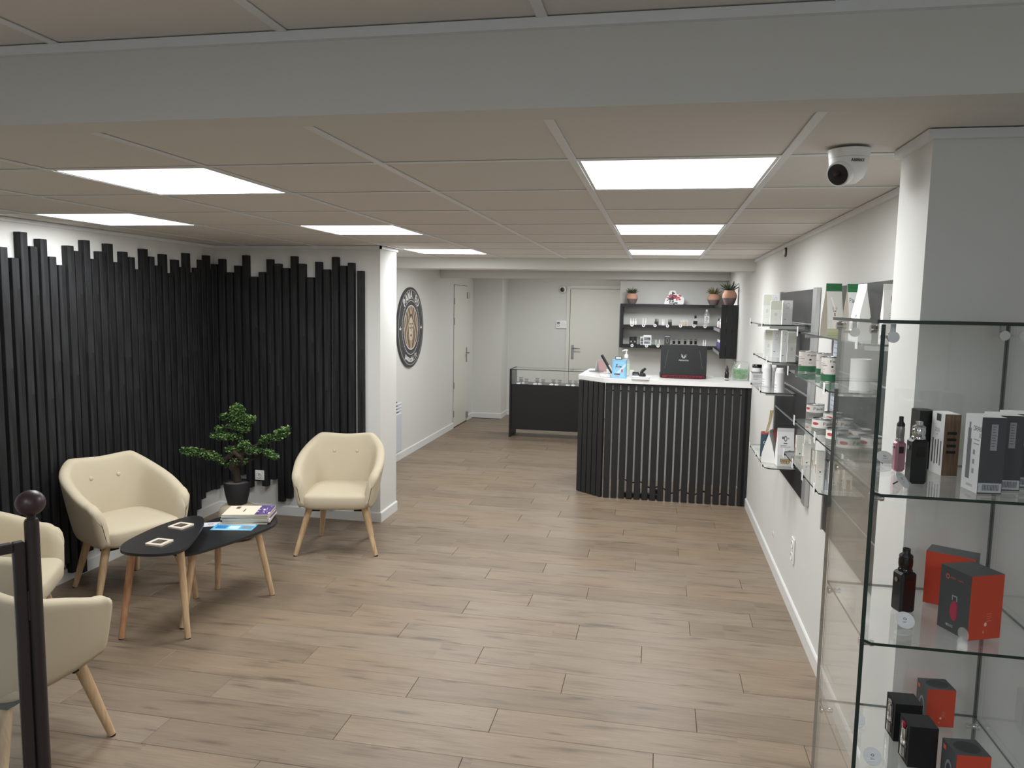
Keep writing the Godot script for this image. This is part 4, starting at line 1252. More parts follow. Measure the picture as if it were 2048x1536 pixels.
	put(gj, "lid", lathe([Vector2(0, 0.1555), Vector2(jw * 0.78, 0.1555), Vector2(jw * 0.78, 0.163), Vector2(0, 0.167)], 28), M.glass)
	put(gj, "clip", tube([Vector3(-jw * 0.8, 0.166, 0.005), Vector3(0, 0.171, 0.01), Vector3(jw * 0.75, 0.166, 0.005)], [0.0018], 6), M.chrome)
	var sh := newst()
	for i in 700:
		var a2 := rng.randf() * TAU
		var r2 := sqrt(rng.randf()) * jw * 0.86
		var q := Vector3(cos(a2) * r2, rng.randf_range(0.014, 0.1), sin(a2) * r2)
		var dd := Vector3(rng.randf_range(-1, 1), rng.randf_range(-0.6, 0.6), rng.randf_range(-1, 1)).normalized() * 0.012
		if Vector2(q.x + dd.x, q.z + dd.z).length() > jw * 0.9 or Vector2(q.x - dd.x, q.z - dd.z).length() > jw * 0.9: continue
		addbox(sh, q, Vector3(0.0035, 0.0008, 0.024), Basis.looking_at(dd, Vector3(0.1, 1, 0.2).normalized()))
	var gs := put(gj, "green_shreds", sh.commit(), mat("green_shredded_paper", rgb(96, 178, 92), 0.6))
	gs.set_meta("kind", "stuff")
	var wp := on_y(1419, 756, top + 0.0003)
	single("charging_cable", "thin white charging cable looped on the counter beside the laptop", "cable", tube([wp + Vector3(-0.06, 0.004, -0.02), wp + Vector3(-0.03, 0.012, -0.01), wp + Vector3(0.0, 0.018, -0.02), wp + Vector3(0.03, 0.014, -0.03), wp + Vector3(0.04, 0.004, -0.04)], [0.0032], 8), M.white)
func lid_mesh() -> ArrayMesh:
	var poly := round_poly([Vector2(-0.207, 0), Vector2(0.207, 0), Vector2(0.207, 0.272), Vector2(0.13, 0.272), Vector2(0.118, 0.28), Vector2(-0.118, 0.28), Vector2(-0.13, 0.272), Vector2(-0.207, 0.272)], [0.006, 0.006, 0.012, 0.004, 0.004, 0.004, 0.004, 0.012], 4)
	var s := prism(poly, -0.007, 0.007)
	var st := newst()
	st.append_from(s, 0, Transform3D(Basis(Vector3.RIGHT, -PI / 2), Vector3.ZERO))
	return st.commit()

# ---------- shelf unit behind the counter
func build_back_shelf() -> void:
	var zf := -9.42
	var zb := -9.619
	var yt := on_z(1300, 608, zf).y
	var ym := on_z(1300, 650.5, zf).y
	var yl := on_z(1300, 690.5, zf).y
	var xl := on_z(1246, 640, zf).x
	var ze := -8.3
	var xs := on_z(1441, 660, ze).x
	var th := 0.036
	var u := thing("wall_shelf", "black L-shaped wall shelf unit behind the counter with round price tags", "shelf unit", Vector3(0, 0, 0))
	for y in [yt, ym, yl]:
		put(u, "shelf_board", bx(Vector3(xl, y - th, zb), Vector3(xs, y, zf)), M.anthracite)
		put(u, "shelf_board", bx(Vector3(xs, y - th, zb), Vector3(0.809, y, ze - 0.02)), M.anthracite)
	put(u, "end_board", bx(Vector3(xl - th, yl - th, zb), Vector3(xl, yt, zf)), M.anthracite)
	var w3 := (0.809 - xs) / 3.0
	for i in 3: put(u, "end_slat", cbox(Vector3(w3 - 0.002, yt - yl + th + 0.03, 0.02), 0.002), M.slat_counter, Vector3(xs + w3 * (i + 0.5), yl - th - 0.03, ze - 0.01))
	var tag_im := blank(32, 32, rgb(236, 236, 232))
	oval(tag_im, 16, 13, 6, 5, rgb(90, 90, 92), 0.5)
	lines(tag_im, 10, 21, 13, 2, 4, rgb(120, 120, 120), 1)
	for q in [[1264, 650], [1287, 651], [1310, 651], [1335, 652], [1361, 652], [1388, 652], [1410, 653], [1264, 691], [1293, 692], [1316, 692], [1373, 694], [1409, 694]]:
		var p := on_z(q[0], q[1], zf + 0.003)
		put(u, "price_tag", disc(0.019, 0.002, 20), M.paper, p, Vector3(PI / 2, 0, 0))
		put(u, "price_tag_print", disc(0.009, 0.0005, 12), M.mid_ink, p + Vector3(0, 0.002, 0.0021), Vector3(PI / 2, 0, 0))
	for i in 9:
		for y in [ym, yl]: put(u, "price_tag", cbox(Vector3(0.002, 0.034, 0.02), 0.0005, false), M.white, Vector3(xs - 0.0012, y - th / 2, zf + 0.14 + i * 0.11))
	# goods on the boards: [left px, right px, base px, top px]
	var put_on := func(xa: float, xb: float, yb: float, ytp: float, ys: float) -> Array:
		var r := span(xa, xb, yb, ytp, ys + 0.0003)
		var p: Vector3 = r[0]
		p = on_z((xa + xb) / 2, yb, zf - 0.04)
		return [Vector3(p.x, ys + 0.0003, zf - 0.05), on_z(xb, yb, zf - 0.04).x - on_z(xa, yb, zf - 0.04).x, on_z(xa, ytp, zf - 0.04).y - ys]
	var vial := func(xa: float, xb: float, yb: float, ytp: float, ys: float, body: Material, cap: Material, called: String, label: String, group: String) -> void:
		var r: Array = put_on.call(xa, xb, yb, ytp, ys)
		var w: float = r[1] * 0.5
		var h: float = r[2]
		var t := thing(called, label, "bottle", r[0], 0, group)
		put(t, "body", lathe([Vector2(0, 0), Vector2(w, 0), Vector2(w, h * 0.52), Vector2(w * 0.6, h * 0.6), Vector2(0, h * 0.6)], 14), body)
		put(t, "cap", lathe([Vector2(0, h * 0.6), Vector2(w * 0.62, h * 0.6), Vector2(w * 0.55, h * 0.8), Vector2(w * 0.3, h), Vector2(0, h)], 12), cap)
	for i in 3: vial.call(1259 + i * 5.0, 1263.4 + i * 5.0, 646.5, 636.5, ym, M.white, M.white, "white_vial", "small white bottle in the row of three at the end of the middle board", "row of three white bottles")
	for i in 2: vial.call(1284 + i * 5.5, 1287.6 + i * 5.5, 647, 636, ym, M.trim, M.white, "white_vial", "slim white dropper bottle in the pair on the middle board", "pair of slim white bottles")
	for i in 3: vial.call(1309 + i * 2.7, 1311.6 + i * 2.7, 647.5, 637, ym, M.black, M.black, "black_vial", "small black bottle in the tight trio with pointed caps", "trio of black bottles with pointed caps")
	for i in 2: vial.call(1323.5 + i * 3.0, 1326.2 + i * 3.0, 647.5, 638, ym, M.paper, M.white, "white_vial", "tiny white bottle in the pair between the black bottles", "pair of tiny white bottles")
	for i in 3: vial.call(1336 + i * 2.6, 1338.5 + i * 2.6, 647.8, 638.5, ym, M.black, M.slate, "black_vial", "small black bottle in the second black group, blunt caps", "trio of black bottles with blunt caps")
	for i in 6: vial.call(1359.5 + i * 3.0, 1361.8 + i * 3.0, 648, 639, ym, M.cream_paper, M.white, "cream_vial", "slim cream bottle in the row of six on the middle board", "row of slim cream bottles")
	var r0: Array = put_on.call(1386, 1395, 648, 630, ym)
	var b0 := thing("flat_bottle", "clear square bottle with black cap and black label on the middle board", "bottle", r0[0])
	put(b0, "body", cbox(Vector3(r0[1], r0[2] * 0.68, 0.035), 0.006), M.clear)
	put(b0, "label", cbox(Vector3(r0[1] * 0.9, r0[2] * 0.32, 0.0365), 0.001), M.black, Vector3(0, r0[2] * 0.15, 0))
	put(b0, "cap", disc(r0[1] * 0.25, r0[2] * 0.25, 14), M.black, Vector3(0, r0[2] * 0.7, 0))
	var lab := blank(64, 64, rgb(232, 232, 230))
	oval(lab, 32, 22, 16, 16, rgb(90, 92, 96), 0.75)
	stamp(lab, "SI", 24, 14, 2, rgb(70, 72, 76))
	lines(lab, 10, 46, 44, 2, 7, rgb(110, 112, 116), 3)
	var labm := printed("bottle_label", lab)
	for q in [[1407, 1419, 648, 618.5, 0.0, "large clear bottle with white cap and white label at the corner"], [1428, 1440, 650, 620, 0.6, "large clear bottle deeper in the corner of the side shelf"]]:
		var r: Array = put_on.call(q[0], q[1], q[2], q[3], ym)
		var t := thing("large_bottle", q[5], "bottle", r[0] + Vector3(0, 0, q[4]))
		if q[4] > 0: t.position.x = 0.765
		var w: float = r[1] * 0.5
		var h: float = r[2]
		put(t, "body", lathe([Vector2(0, 0), Vector2(w, 0), Vector2(w, h * 0.68), Vector2(w * 0.75, h * 0.78), Vector2(w * 0.4, h * 0.86), Vector2(0, h * 0.86)], 20), M.clear)
		put(t, "label", carton(Vector3(w * 1.6, h * 0.4, 0.001), [labm, M.paper, M.paper]), null, Vector3(0, h * 0.2, w + 0.001))
		put(t, "cap", disc(w * 0.42, h * 0.13, 14), M.white, Vector3(0, h * 0.862, 0))
	# lower board
	for i in 2:
		var r: Array = put_on.call(1258.5 + i * 7.7, 1265.5 + i * 7.7, 687, 673.5, yl)
		var t := thing("black_pack", "small black box with white drop mark on the lower board", "box", r[0], 0, "two black boxes on the lower board")
		put(t, "carton", cbox(Vector3(r[1], r[2], 0.04), 0.002), M.black)
		put(t, "drop_mark", lathe([Vector2(0, 0), Vector2(0.007, 0.004), Vector2(0.008, 0.011), Vector2(0.003, 0.022), Vector2(0, 0.028)], 12, 1.0, 0.1), M.white_ink, Vector3(0, r[2] * 0.25, 0.0206))
	var pim := blank(96, 96, rgb(220, 221, 222))
	pim.fill_rect(Rect2i(12, 20, 72, 30), rgb(60, 62, 64))
	pim.fill_rect(Rect2i(12, 58, 72, 26), rgb(150, 152, 154))
	lines(pim, 16, 26, 64, 3, 8, rgb(190, 190, 190), 3)
	lines(pim, 16, 64, 64, 3, 7, rgb(40, 42, 44), 3)
	var pm := printed("kit_pack_print", pim)
	for q in [[1280, 1289, 687, 674, "grey printed pack half behind the silver kit pack"], [1286, 1302.5, 687.5, 670.5, "square silver kit pack with black print on the lower board"]]:
		var r: Array = put_on.call(q[0], q[1], q[2], q[3], yl)
		var t := thing("kit_pack", q[4], "box", r[0] + Vector3(0, 0, 0.02 if q[0] > 1283 else -0.035))
		put(t, "carton", carton(Vector3(r[1], r[2], 0.03), [pm, M.paper, M.paper]), null)
		put(t, "hang_strip", cbox(Vector3(r[1] * 0.9, 0.004, 0.031), 0.0005), M.white, Vector3(0, r[2], 0))
	for i in 2: vial.call(1310 + i * 7.0, 1313.4 + i * 7.0, 687.5, 679, yl, mat("mint_vial", rgb(168, 196, 182), 0.5) if i == 0 else M.cream_paper, M.white, "pale_vial", ["small mint green bottle on the lower board", "small cream bottle beside the mint one on the lower board"][i], "")
	var dvd := blank(64, 96, rgb(70, 72, 70))
	oval(dvd, 32, 50, 14, 26, rgb(120, 122, 116))
	oval(dvd, 32, 48, 8, 18, rgb(44, 44, 44))
	dvd.fill_rect(Rect2i(4, 6, 56, 10), rgb(150, 150, 146))
	var rd: Array = put_on.call(1328.5, 1340, 688, 670.5, yl)
	var dv := thing("picture_pack", "dark grey upright pack with a picture on its front, lower board", "box", rd[0])
	put(dv, "carton", carton(Vector3(rd[1], rd[2], 0.02), [printed("picture_pack_print", dvd), M.slate, M.slate]), null)
	put(dv, "base_strip", cbox(Vector3(rd[1] + 0.002, 0.006, 0.022), 0.001), M.slate)
	for i in 5:
		var xa: float = [1345, 1355.5, 1367.5, 1379.5, 1388.5][i]
		var r: Array = put_on.call(xa, xa + 5.0, 688.5, 678.5, yl)
		var t := thing("dark_vial_box", "small dark box with white foot band in the row of five on the lower board", "box", r[0], 0.35, "five dark boxes on the lower board")
		put(t, "carton", cbox(Vector3(r[1] * 0.8, r[2], 0.026), 0.001), M.black)
		put(t, "foot_band", cbox(Vector3(r[1] * 0.8 + 0.0012, r[2] * 0.2, 0.0272), 0.0005), M.white_ink, Vector3(0, 0.003, 0))
		put(t, "grey_band", cbox(Vector3(r[1] * 0.8 + 0.0012, r[2] * 0.2, 0.0272), 0.0005), M.mid_ink, Vector3(0, r[2] * 0.75, 0))
	var violet := mat("violet_print", rgb(84, 72, 128), 0.5)
	for i in 2: vial.call(1405.5 + i * 4.2, 1409 + i * 4.2, 688.5, 679.5, yl, M.white, M.white, "white_vial", "short white bottle in the pair at the corner of the lower board", "pair of short white bottles at the corner")
	for i in 9:
		for k in 2:
			var ys: float = [ym, yl][k]
			var p := Vector3(xs + 0.055 + 0.03 * (i % 2), ys + 0.0003, zf + 0.14 + i * 0.103)
			var h := 0.1
			var t := thing("side_bottle", ["slim bottle with coloured label in the row on the middle side shelf", "violet and white bottle in the row on the lower side shelf"][k], "bottle", p, 0, ["bottles on the middle side shelf", "bottles on the lower side shelf"][k])
			put(t, "body", lathe([Vector2(0, 0), Vector2(0.021, 0), Vector2(0.021, h * 0.62), Vector2(0.012, h * 0.72), Vector2(0, h * 0.72)], 14), (violet if k == 1 else [M.white, mat("blue_label", rgb(128, 150, 182), 0.5), M.pink, M.red_trim][i % 4]))
			put(t, "cap", lathe([Vector2(0, h * 0.72), Vector2(0.012, h * 0.72), Vector2(0.009, h), Vector2(0, h)], 12), M.white if k == 1 or i % 3 else M.black)
	# pots on top
	succulent(on_z(1264, 606, zf - 0.09), yt, 0.069, 0.125, M.succulent, "small two-tone clay pot with spiky plant at the outer end of the wall shelf", 0.075)
	succulent(on_z(1427, 607, zf - 0.05), yt, 0.076, 0.13, M.succulent_y, "two-tone clay pot with olive trailing succulent in the shelf corner", 0.085)
	var p3 := on_z(1458.5, 606, ze - 0.11)
	succulent(p3, yt, 0.076, 0.155, M.succulent, "tallest two-tone clay pot with spiky plant at the near end of the side shelf", 0.1)
	# card cut-out: white outline with a red and black splash of print
	var cut := blank(128, 96, rgb(238, 238, 236))
	for i in 60:
		oval(cut, 66 + rng.randfn() * 20, 46 + rng.randfn() * 8, rng.randf_range(3, 9), rng.randf_range(2, 5), rgb(196, 62, 74))
	for i in 40: oval(cut, 50 + rng.randfn() * 13, 60 + rng.randfn() * 12, rng.randf_range(2, 6), rng.randf_range(2, 6), rgb(58, 54, 58))
	for i in 12: oval(cut, 58 + rng.randfn() * 6, 20 + rng.randfn() * 6, rng.randf_range(2, 6), rng.randf_range(2, 6), rgb(70, 66, 68))
	stamp(cut, "A L", 44, 66, 2, rgb(240, 240, 240))
	cut.fill_rect(Rect2i(36, 82, 52, 9), rgb(62, 58, 62))
	lines(cut, 40, 84, 44, 1, 4, rgb(236, 236, 236), 3)
	var ct := thing("card_cutout", "white-edged cardboard cut-out printed in red and black on the shelf top", "cut-out", Vector3(on_z(1347, 607, zf - 0.05).x, yt + 0.0003, zf - 0.05))
	var outline := round_poly([Vector2(-0.115, 0), Vector2(0.12, 0), Vector2(0.125, 0.075), Vector2(0.075, 0.12), Vector2(0.03, 0.125), Vector2(0.02, 0.165), Vector2(-0.05, 0.165), Vector2(-0.065, 0.11), Vector2(-0.1, 0.06)], [0.01, 0.02, 0.03, 0.02, 0.01, 0.02, 0.02, 0.02, 0.02], 4)
	var cs := newst()
	var sm := newst()
	var idx := Geometry2D.triangulate_polygon(outline)
	for i in range(0, idx.size(), 3):
		var f := []
		var uv := []
		for k in 3:
			var v: Vector2 = outline[idx[i + k]]
			f.append(Vector3(v.x, v.y, 0.004))
			uv.append(Vector2((v.x + 0.12) / 0.245, 1.0 - v.y / 0.17))
		facet(cs, f, Vector3(f[0].x, f[0].y, 0), uv)
	put(ct, "print", cs.commit(), printed("cutout_print", cut))
	var base := prism(outline, -0.0038, 0.002)
	sm.append_from(base, 0, Transform3D(Basis(Vector3.RIGHT, -PI / 2), Vector3(0, 0, 0.0)))
	put(ct, "card", sm.commit(), M.paper)
func succulent(at: Vector3, y: float, r: float, h: float, leafm: Material, label: String, spike: float) -> void:
	var t := thing("clay_pot", label, "potted plant", Vector3(at.x, y + 0.0003, at.z))
	put(t, "glazed_foot", lathe([Vector2(0, 0), Vector2(r * 0.6, 0), Vector2(r * 0.82, h * 0.25), Vector2(r * 0.97, h * 0.48)], 28), M.pot_grey)
	put(t, "clay_top", lathe([Vector2(r * 0.97, h * 0.48), Vector2(r, h * 0.6), Vector2(r * 0.93, h * 0.78), Vector2(r * 0.72, h * 0.92), Vector2(r * 0.74, h), Vector2(r * 0.66, h), Vector2(r * 0.6, h * 0.92), Vector2(0, h * 0.92)], 28), M.terracotta)
	for i in 26:
		var a := i * 2.4
		var lean := 0.25 + 0.95 * float(i) / 26.0
		var d := Vector3(cos(a) * sin(lean), cos(lean), sin(a) * sin(lean))
		var b := Vector3(cos(a) * r * 0.2, h * 0.921, sin(a) * r * 0.2)
		var l := spike * rng.randf_range(0.9, 1.3)
		put(t, "leaf", tube([b, b + d * l * 0.5 + Vector3(0, 0.004, 0), b + d * l], [0.005, 0.0055, 0.0012], 6), leafm)

# ---------- display wall on the right
func dog(im: Image, cx: float, cy: float, k: float, fur: Color) -> void:
	oval(im, cx, cy, 20 * k, 22 * k, fur)
	oval(im, cx - 14 * k, cy - 16 * k, 7 * k, 9 * k, fur.darkened(0.15))
	oval(im, cx + 14 * k, cy - 16 * k, 7 * k, 9 * k, fur.darkened(0.15))
	oval(im, cx, cy + 40 * k, 24 * k, 30 * k, fur.lightened(0.1))
	oval(im, cx - 7 * k, cy - 4 * k, 3.2 * k, 3.6 * k, rgb(34, 30, 28))
	oval(im, cx + 7 * k, cy - 4 * k, 3.2 * k, 3.6 * k, rgb(34, 30, 28))
	oval(im, cx, cy + 7 * k, 5 * k, 4 * k, rgb(30, 26, 24))
	oval(im, cx, cy + 14 * k, 6 * k, 2.4 * k, rgb(70, 54, 48))
func pouch(t: Node3D, w: float, h: float, d: float, front: Material, side: Material) -> void:   # stand-up bag: wide foot, pinched flat top
	var s := newst()
	var s2 := newst()
	var prof := [[0.0, 0.5, 1.0], [0.06, 0.52, 1.0], [0.3, 0.46, 1.0], [0.55, 0.3, 0.98], [0.78, 0.12, 0.97], [0.9, 0.03, 1.0], [1.0, 0.012, 1.0]]
	var ref := Vector3(0, h * 0.3, 0)
	for i in prof.size() - 1:
		var a: Array = prof[i]
		var b: Array = prof[i + 1]
		for sg in [1.0, -1.0]:
			var q := [Vector3(-sg * w / 2 * a[2], h * a[0], sg * d * a[1]), Vector3(sg * w / 2 * a[2], h * a[0], sg * d * a[1]), Vector3(sg * w / 2 * b[2], h * b[0], sg * d * b[1]), Vector3(-sg * w / 2 * b[2], h * b[0], sg * d * b[1])]
			facet(s, q, Vector3(0, h * (a[0] + b[0]) / 2, 0), [Vector2(0, 1 - a[0]), Vector2(1, 1 - a[0]), Vector2(1, 1 - b[0]), Vector2(0, 1 - b[0])])
			var e := [Vector3(sg * w / 2 * a[2], h * a[0], -d * a[1]), Vector3(sg * w / 2 * a[2], h * a[0], d * a[1]), Vector3(sg * w / 2 * b[2], h * b[0], d * b[1]), Vector3(sg * w / 2 * b[2], h * b[0], -d * b[1])]
			facet(s2, e, Vector3(0, h * (a[0] + b[0]) / 2, 0))
	facet(s2, [Vector3(-w / 2, 0, -d * 0.5), Vector3(w / 2, 0, -d * 0.5), Vector3(w / 2, 0, d * 0.5), Vector3(-w / 2, 0, d * 0.5)], ref)
	put(t, "printed_panel", s.commit(), front)
	put(t, "gusset", s2.commit(), side)
func tin(t: Node3D, r: float, h: float, m: Material, lidm: Material) -> void:
	put(t, "label", lathe([Vector2(r, 0.004), Vector2(r, h - 0.004)], 28), m)
	put(t, "lid", lathe([Vector2(r, h - 0.004), Vector2(r + 0.0008, h - 0.002), Vector2(r, h), Vector2(r - 0.003, h), Vector2(r - 0.004, h - 0.004), Vector2(0, h - 0.004)], 28), lidm)
	put(t, "foot_rim", lathe([Vector2(0, 0), Vector2(r, 0), Vector2(r + 0.0008, 0.002), Vector2(r, 0.004)], 28), lidm)
	put(t, "pull_ring", tube([Vector3(-r * 0.2, h - 0.002, 0.0), Vector3(0, h - 0.001, r * 0.25), Vector3(r * 0.2, h - 0.002, 0), Vector3(r * 0.35, h - 0.003, -r * 0.3)], [0.0012], 6), lidm)
func panel_unit(label: String, z0: float, z1: float, near_trim: bool) -> void:
	var y0 := 0.714
	var y1 := 1.864
	var t := thing("slatwall_panel", label, "display panel", Vector3(0.8095, 0, (z0 + z1) / 2))
	var L := z1 - z0
	var hh := (y1 - y0) / 6.0
	for i in 6: put(t, "board", cbox(Vector3(0.018, hh - 0.009, L), 0.002), M.panel, Vector3(-0.0093, y0 + hh * i + 0.0045, 0))
	for i in range(1, 6):
		put(t, "groove_insert", cbox(Vector3(0.006, 0.0085, L), 0.0008, false), M.alu, Vector3(-0.0122, y0 + hh * i, 0))
	put(t, "edge_trim", cbox(Vector3(0.024, y1 - y0 + 0.004, 0.012), 0.002), M.alu, Vector3(-0.0122, y0 - 0.002, -L / 2 - 0.0062))
	put(t, "edge_trim", cbox(Vector3(0.024, y1 - y0 + 0.004, 0.09 if near_trim else 0.012), 0.002), M.alu, Vector3(-0.0122, y0 - 0.002, L / 2 + (0.0452 if near_trim else 0.0062)))
func glass_shelf(label: String, xf: float, zn: float, zfar: float, y: float, pegs: int) -> void:
	var t := thing("glass_shelf", label, "shelf", Vector3(0.79, y, (zn + zfar) / 2))
	var hl := (zn - zfar) / 2
	var w := 0.79 - xf
	var ch := 0.03
	put(t, "glass", sheet(PackedVector2Array([Vector2(-0.008, -hl), Vector2(-w + ch, -hl), Vector2(-w, -hl + ch), Vector2(-w, hl - ch), Vector2(-w + ch, hl), Vector2(-0.008, hl)]), -0.006, 0.0), null)
	for sg in [-1, 1]:
		var s := newst()
		addbox(s, Vector3(-w * 0.42 - 0.004, -0.0155, sg * (hl - 0.1)), Vector3(w * 0.8, 0.018, 0.02))
		put(t, "bracket", s.commit(), M.alu)
	for i in pegs:
		var z := -hl + 0.08 + (2 * hl - 0.16) * i / maxf(pegs - 1, 1)
		var p := put(t, "price_clip", cbox(Vector3(0.006, 0.012, 0.012), 0.001, false), M.black, Vector3(-w - 0.0032, -0.003, z))
		put(p, "tag", cbox(Vector3(0.0015, 0.045, 0.03), 0.0006, false), M.white, Vector3(-0.004, 0.006, 0))
func span_x(xl: float, xr: float, yt: float, ys: float, xc: float) -> Array:
	var z := on_x((xl + xr) * 0.5, 640, xc).z
	return [Vector3(xc, ys, z), on_z(xr, yt, z).x - on_z(xl, yt, z).x, on_z((xl + xr) * 0.5, yt, z).y - ys]
func box_x(called: String, label: String, px: Array, ys: float, xc: float, depth: float, turn: float, ms: Array) -> void:
	var r := span_x(px[0], px[1], px[2], ys + 0.0003, xc)
	var t := thing(called, label, "box", r[0], turn)
	put(t, "carton", carton(Vector3(r[1], r[2], depth), ms), null)
	put(t, "lid_flap", cbox(Vector3(r[1] * 0.96, 0.0012, depth * 0.96), 0.0004), M.paper, Vector3(0, r[2], 0))
func box_on(called: String, label: String, px: Array, ys: float, depth: float, turn: float, ms: Array, group := "", cat := "box") -> Node3D:
	var r := span(px[0], px[1], px[2], px[3], ys + 0.0003)
	var p: Vector3 = r[0]
	var t := thing(called, label, cat, p + Vector3(0, 0, -depth / 2 - 0.004), turn, group)
	put(t, "carton", carton(Vector3(r[1] / (cos(turn) + 0.4 * absf(sin(turn))), r[2], depth), ms), null)
	return t
func build_display_wall() -> void:
	panel_unit("dark slatwall display panel nearer the counter with a wide aluminium edge", -5.36, -4.24, true)
	panel_unit("dark slatwall display panel beside the wall pier", -3.72, -2.5, false)
	var sheet_im := blank(64, 160, rgb(206, 212, 222))
	lines(sheet_im, 6, 8, 52, 22, 7, rgb(130, 138, 156), 1)
	var ps := thing("paper_notice", "pale bluish printed notice stuck on the dark panel beside the pier", "notice", Vector3(0.789, 1.15, -3.63), -PI / 2)
	put(ps, "sheet", carton(Vector3(0.14, 0.5, 0.001), [printed("notice_print", sheet_im), M.paper, M.paper]), null)
	put(ps, "tape", cbox(Vector3(0.03, 0.02, 0.0005), 0.0001), M.clear, Vector3(0, 0.485, 0.0008))
	var S := {"far1": [0.56, -4.285, -5.0, 1.667, 2], "far2": [0.627, -4.516, -5.35, 1.451, 2], "far3": [0.597, -4.534, -5.16, 1.27, 2], "far4": [0.617, -4.422, -5.2, 0.852, 3], "near1": [0.63, -2.52, -3.75, 1.648, 2], "near2": [0.624, -2.93, -3.915, 1.453, 2], "near3": [0.62, -2.56, -3.65, 1.25, 3], "near4": [0.62, -2.979, -3.88, 1.055, 4]}
	var SL := {"far1": "glass shelf with tall pale cartons, highest beside the counter", "far2": "glass shelf holding two pairs of pale cartons, second from the top", "far3": "glass shelf holding white bottles, third from the top", "far4": "glass shelf holding paper pouches, lowest beside the counter", "near1": "glass shelf carrying pet food bags on the panel by the pier", "near2": "glass shelf carrying green and white tins", "near3": "glass shelf carrying small pet food tins", "near4": "glass shelf carrying small white cartons, lowest on the panel by the pier"}
	for k in S: glass_shelf(SL[k], S[k][0], S[k][1], S[k][2], S[k][3], S[k][4])
	# pale cosmetic cartons
	var face := blank(96, 192, rgb(222, 223, 216))
	face.fill_rect(Rect2i(0, 0, 96, 72), rgb(206, 208, 192))
	oval(face, 48, 110, 13, 13, rgb(150, 152, 120), 0.85)
	oval(face, 48, 110, 5, 5, rgb(150, 152, 120), 0.5)
	lines(face, 30, 140, 40, 3, 8, rgb(176, 178, 170), 1)
	var side := blank(96, 192, rgb(226, 226, 226))
	oval(side, 50, 36, 18, 18, rgb(130, 132, 134), 0.88)
	lines(side, 26, 62, 46, 1, 6, rgb(150, 150, 152), 2)
	lines(side, 18, 96, 56, 5, 9, rgb(190, 190, 192), 1)
	side.fill_rect(Rect2i(14, 148, 22, 4), rgb(70, 70, 72))
	var fm := printed("pale_carton_face", face)
	var sm := printed("pale_carton_side", side)
	var y: float = S.far1[3]
	box_x("pale_carton", "tall pale green carton at the far end of the highest shelf", [1524, 1540, 589.5], y, 0.63, 0.05, 0.0, [fm, sm, M.paper])
	box_x("pale_carton", "narrow pale carton standing half hidden behind the front pair", [1542, 1554, 589], y, 0.69, 0.05, 0.0, [sm, fm, M.paper])
	box_x("pale_carton", "pale green carton at the front of the highest shelf", [1540, 1561, 602], y, 0.625, 0.05, -0.1, [fm, sm, M.paper])
	box_x("pale_carton", "white carton with round emblem at the front of the highest shelf", [1563.5, 1582.5, 601.5], y, 0.69, 0.05, 0.0, [sm, fm, M.paper])
	y = S.far2[3]
	box_x("pale_carton", "pale green carton on the second shelf beside the white one", [1531, 1546, 660], y, 0.672, 0.06, 0.0, [fm, sm, M.paper])
	box_x("pale_carton", "white carton with round emblem on the second shelf", [1546.3, 1562, 661], y, 0.715, 0.06, 0.0, [sm, fm, M.paper])
	box_x("pale_carton", "narrow white carton standing on the second shelf near the green one", [1565, 1576, 662], y, 0.695, 0.05, 0.0, [sm, fm, M.paper])
	box_x("pale_carton", "pale green carton nearest the edge of the second shelf", [1576.3, 1593.5, 664], y, 0.75, 0.06, 0.0, [fm, sm, M.paper])
	# bottles and jar on the third shelf
	y = S.far3[3]
	var cream := span_x(1507, 1531, 744, y + 0.0003, 0.645)
	var cp: Vector3 = cream[0] + Vector3(0, 0, 0.05)
	var jim := blank(96, 96, rgb(216, 216, 214))
	jim.fill_rect(Rect2i(0, 0, 96, 12), rgb(146, 150, 150))
	jim.fill_rect(Rect2i(14, 22, 66, 34), rgb(190, 184, 180))
	lines(jim, 18, 26, 58, 5, 6, rgb(160, 152, 150), 2)
	lines(jim, 20, 64, 46, 2, 9, rgb(110, 110, 112), 3)
	var cj := thing("cream_carton", "square silver-grey carton on the third shelf under a small jar", "box", cp + Vector3(0, 0, -0.05))
	put(cj, "carton", carton(Vector3(cream[1], cream[2], 0.08), [printed("cream_carton_print", jim), M.paper, M.grey]), null)
	put(cj, "top_flap", cbox(Vector3(cream[1] * 0.98, 0.002, 0.078), 0.0004), M.grey, Vector3(0, cream[2], 0))
	var jr := thing("cosmetic_jar", "small white jar with shiny black lid on the silver-grey carton", "jar", cp + Vector3(0.0, cream[2] + 0.0026, -0.05))
	put(jr, "pot", disc(0.03, 0.026, 24), M.white)
	put(jr, "lid", lathe([Vector2(0, 0.0265), Vector2(0.031, 0.0265), Vector2(0.031, 0.046), Vector2(0.029, 0.048), Vector2(0, 0.048)], 24), mat("gloss_black_lid", rgb(26, 26, 28), 0.12))
	var bim := blank(128, 96, rgb(232, 231, 230))
	oval(bim, 32, 12, 8, 8, rgb(206, 150, 156))
	lines(bim, 18, 26, 28, 4, 6, rgb(120, 120, 122), 2)
	lines(bim, 82, 30, 30, 7, 7, rgb(170, 170, 172), 2)
	var bm := printed("white_bottle_label", bim)
	var n := 0
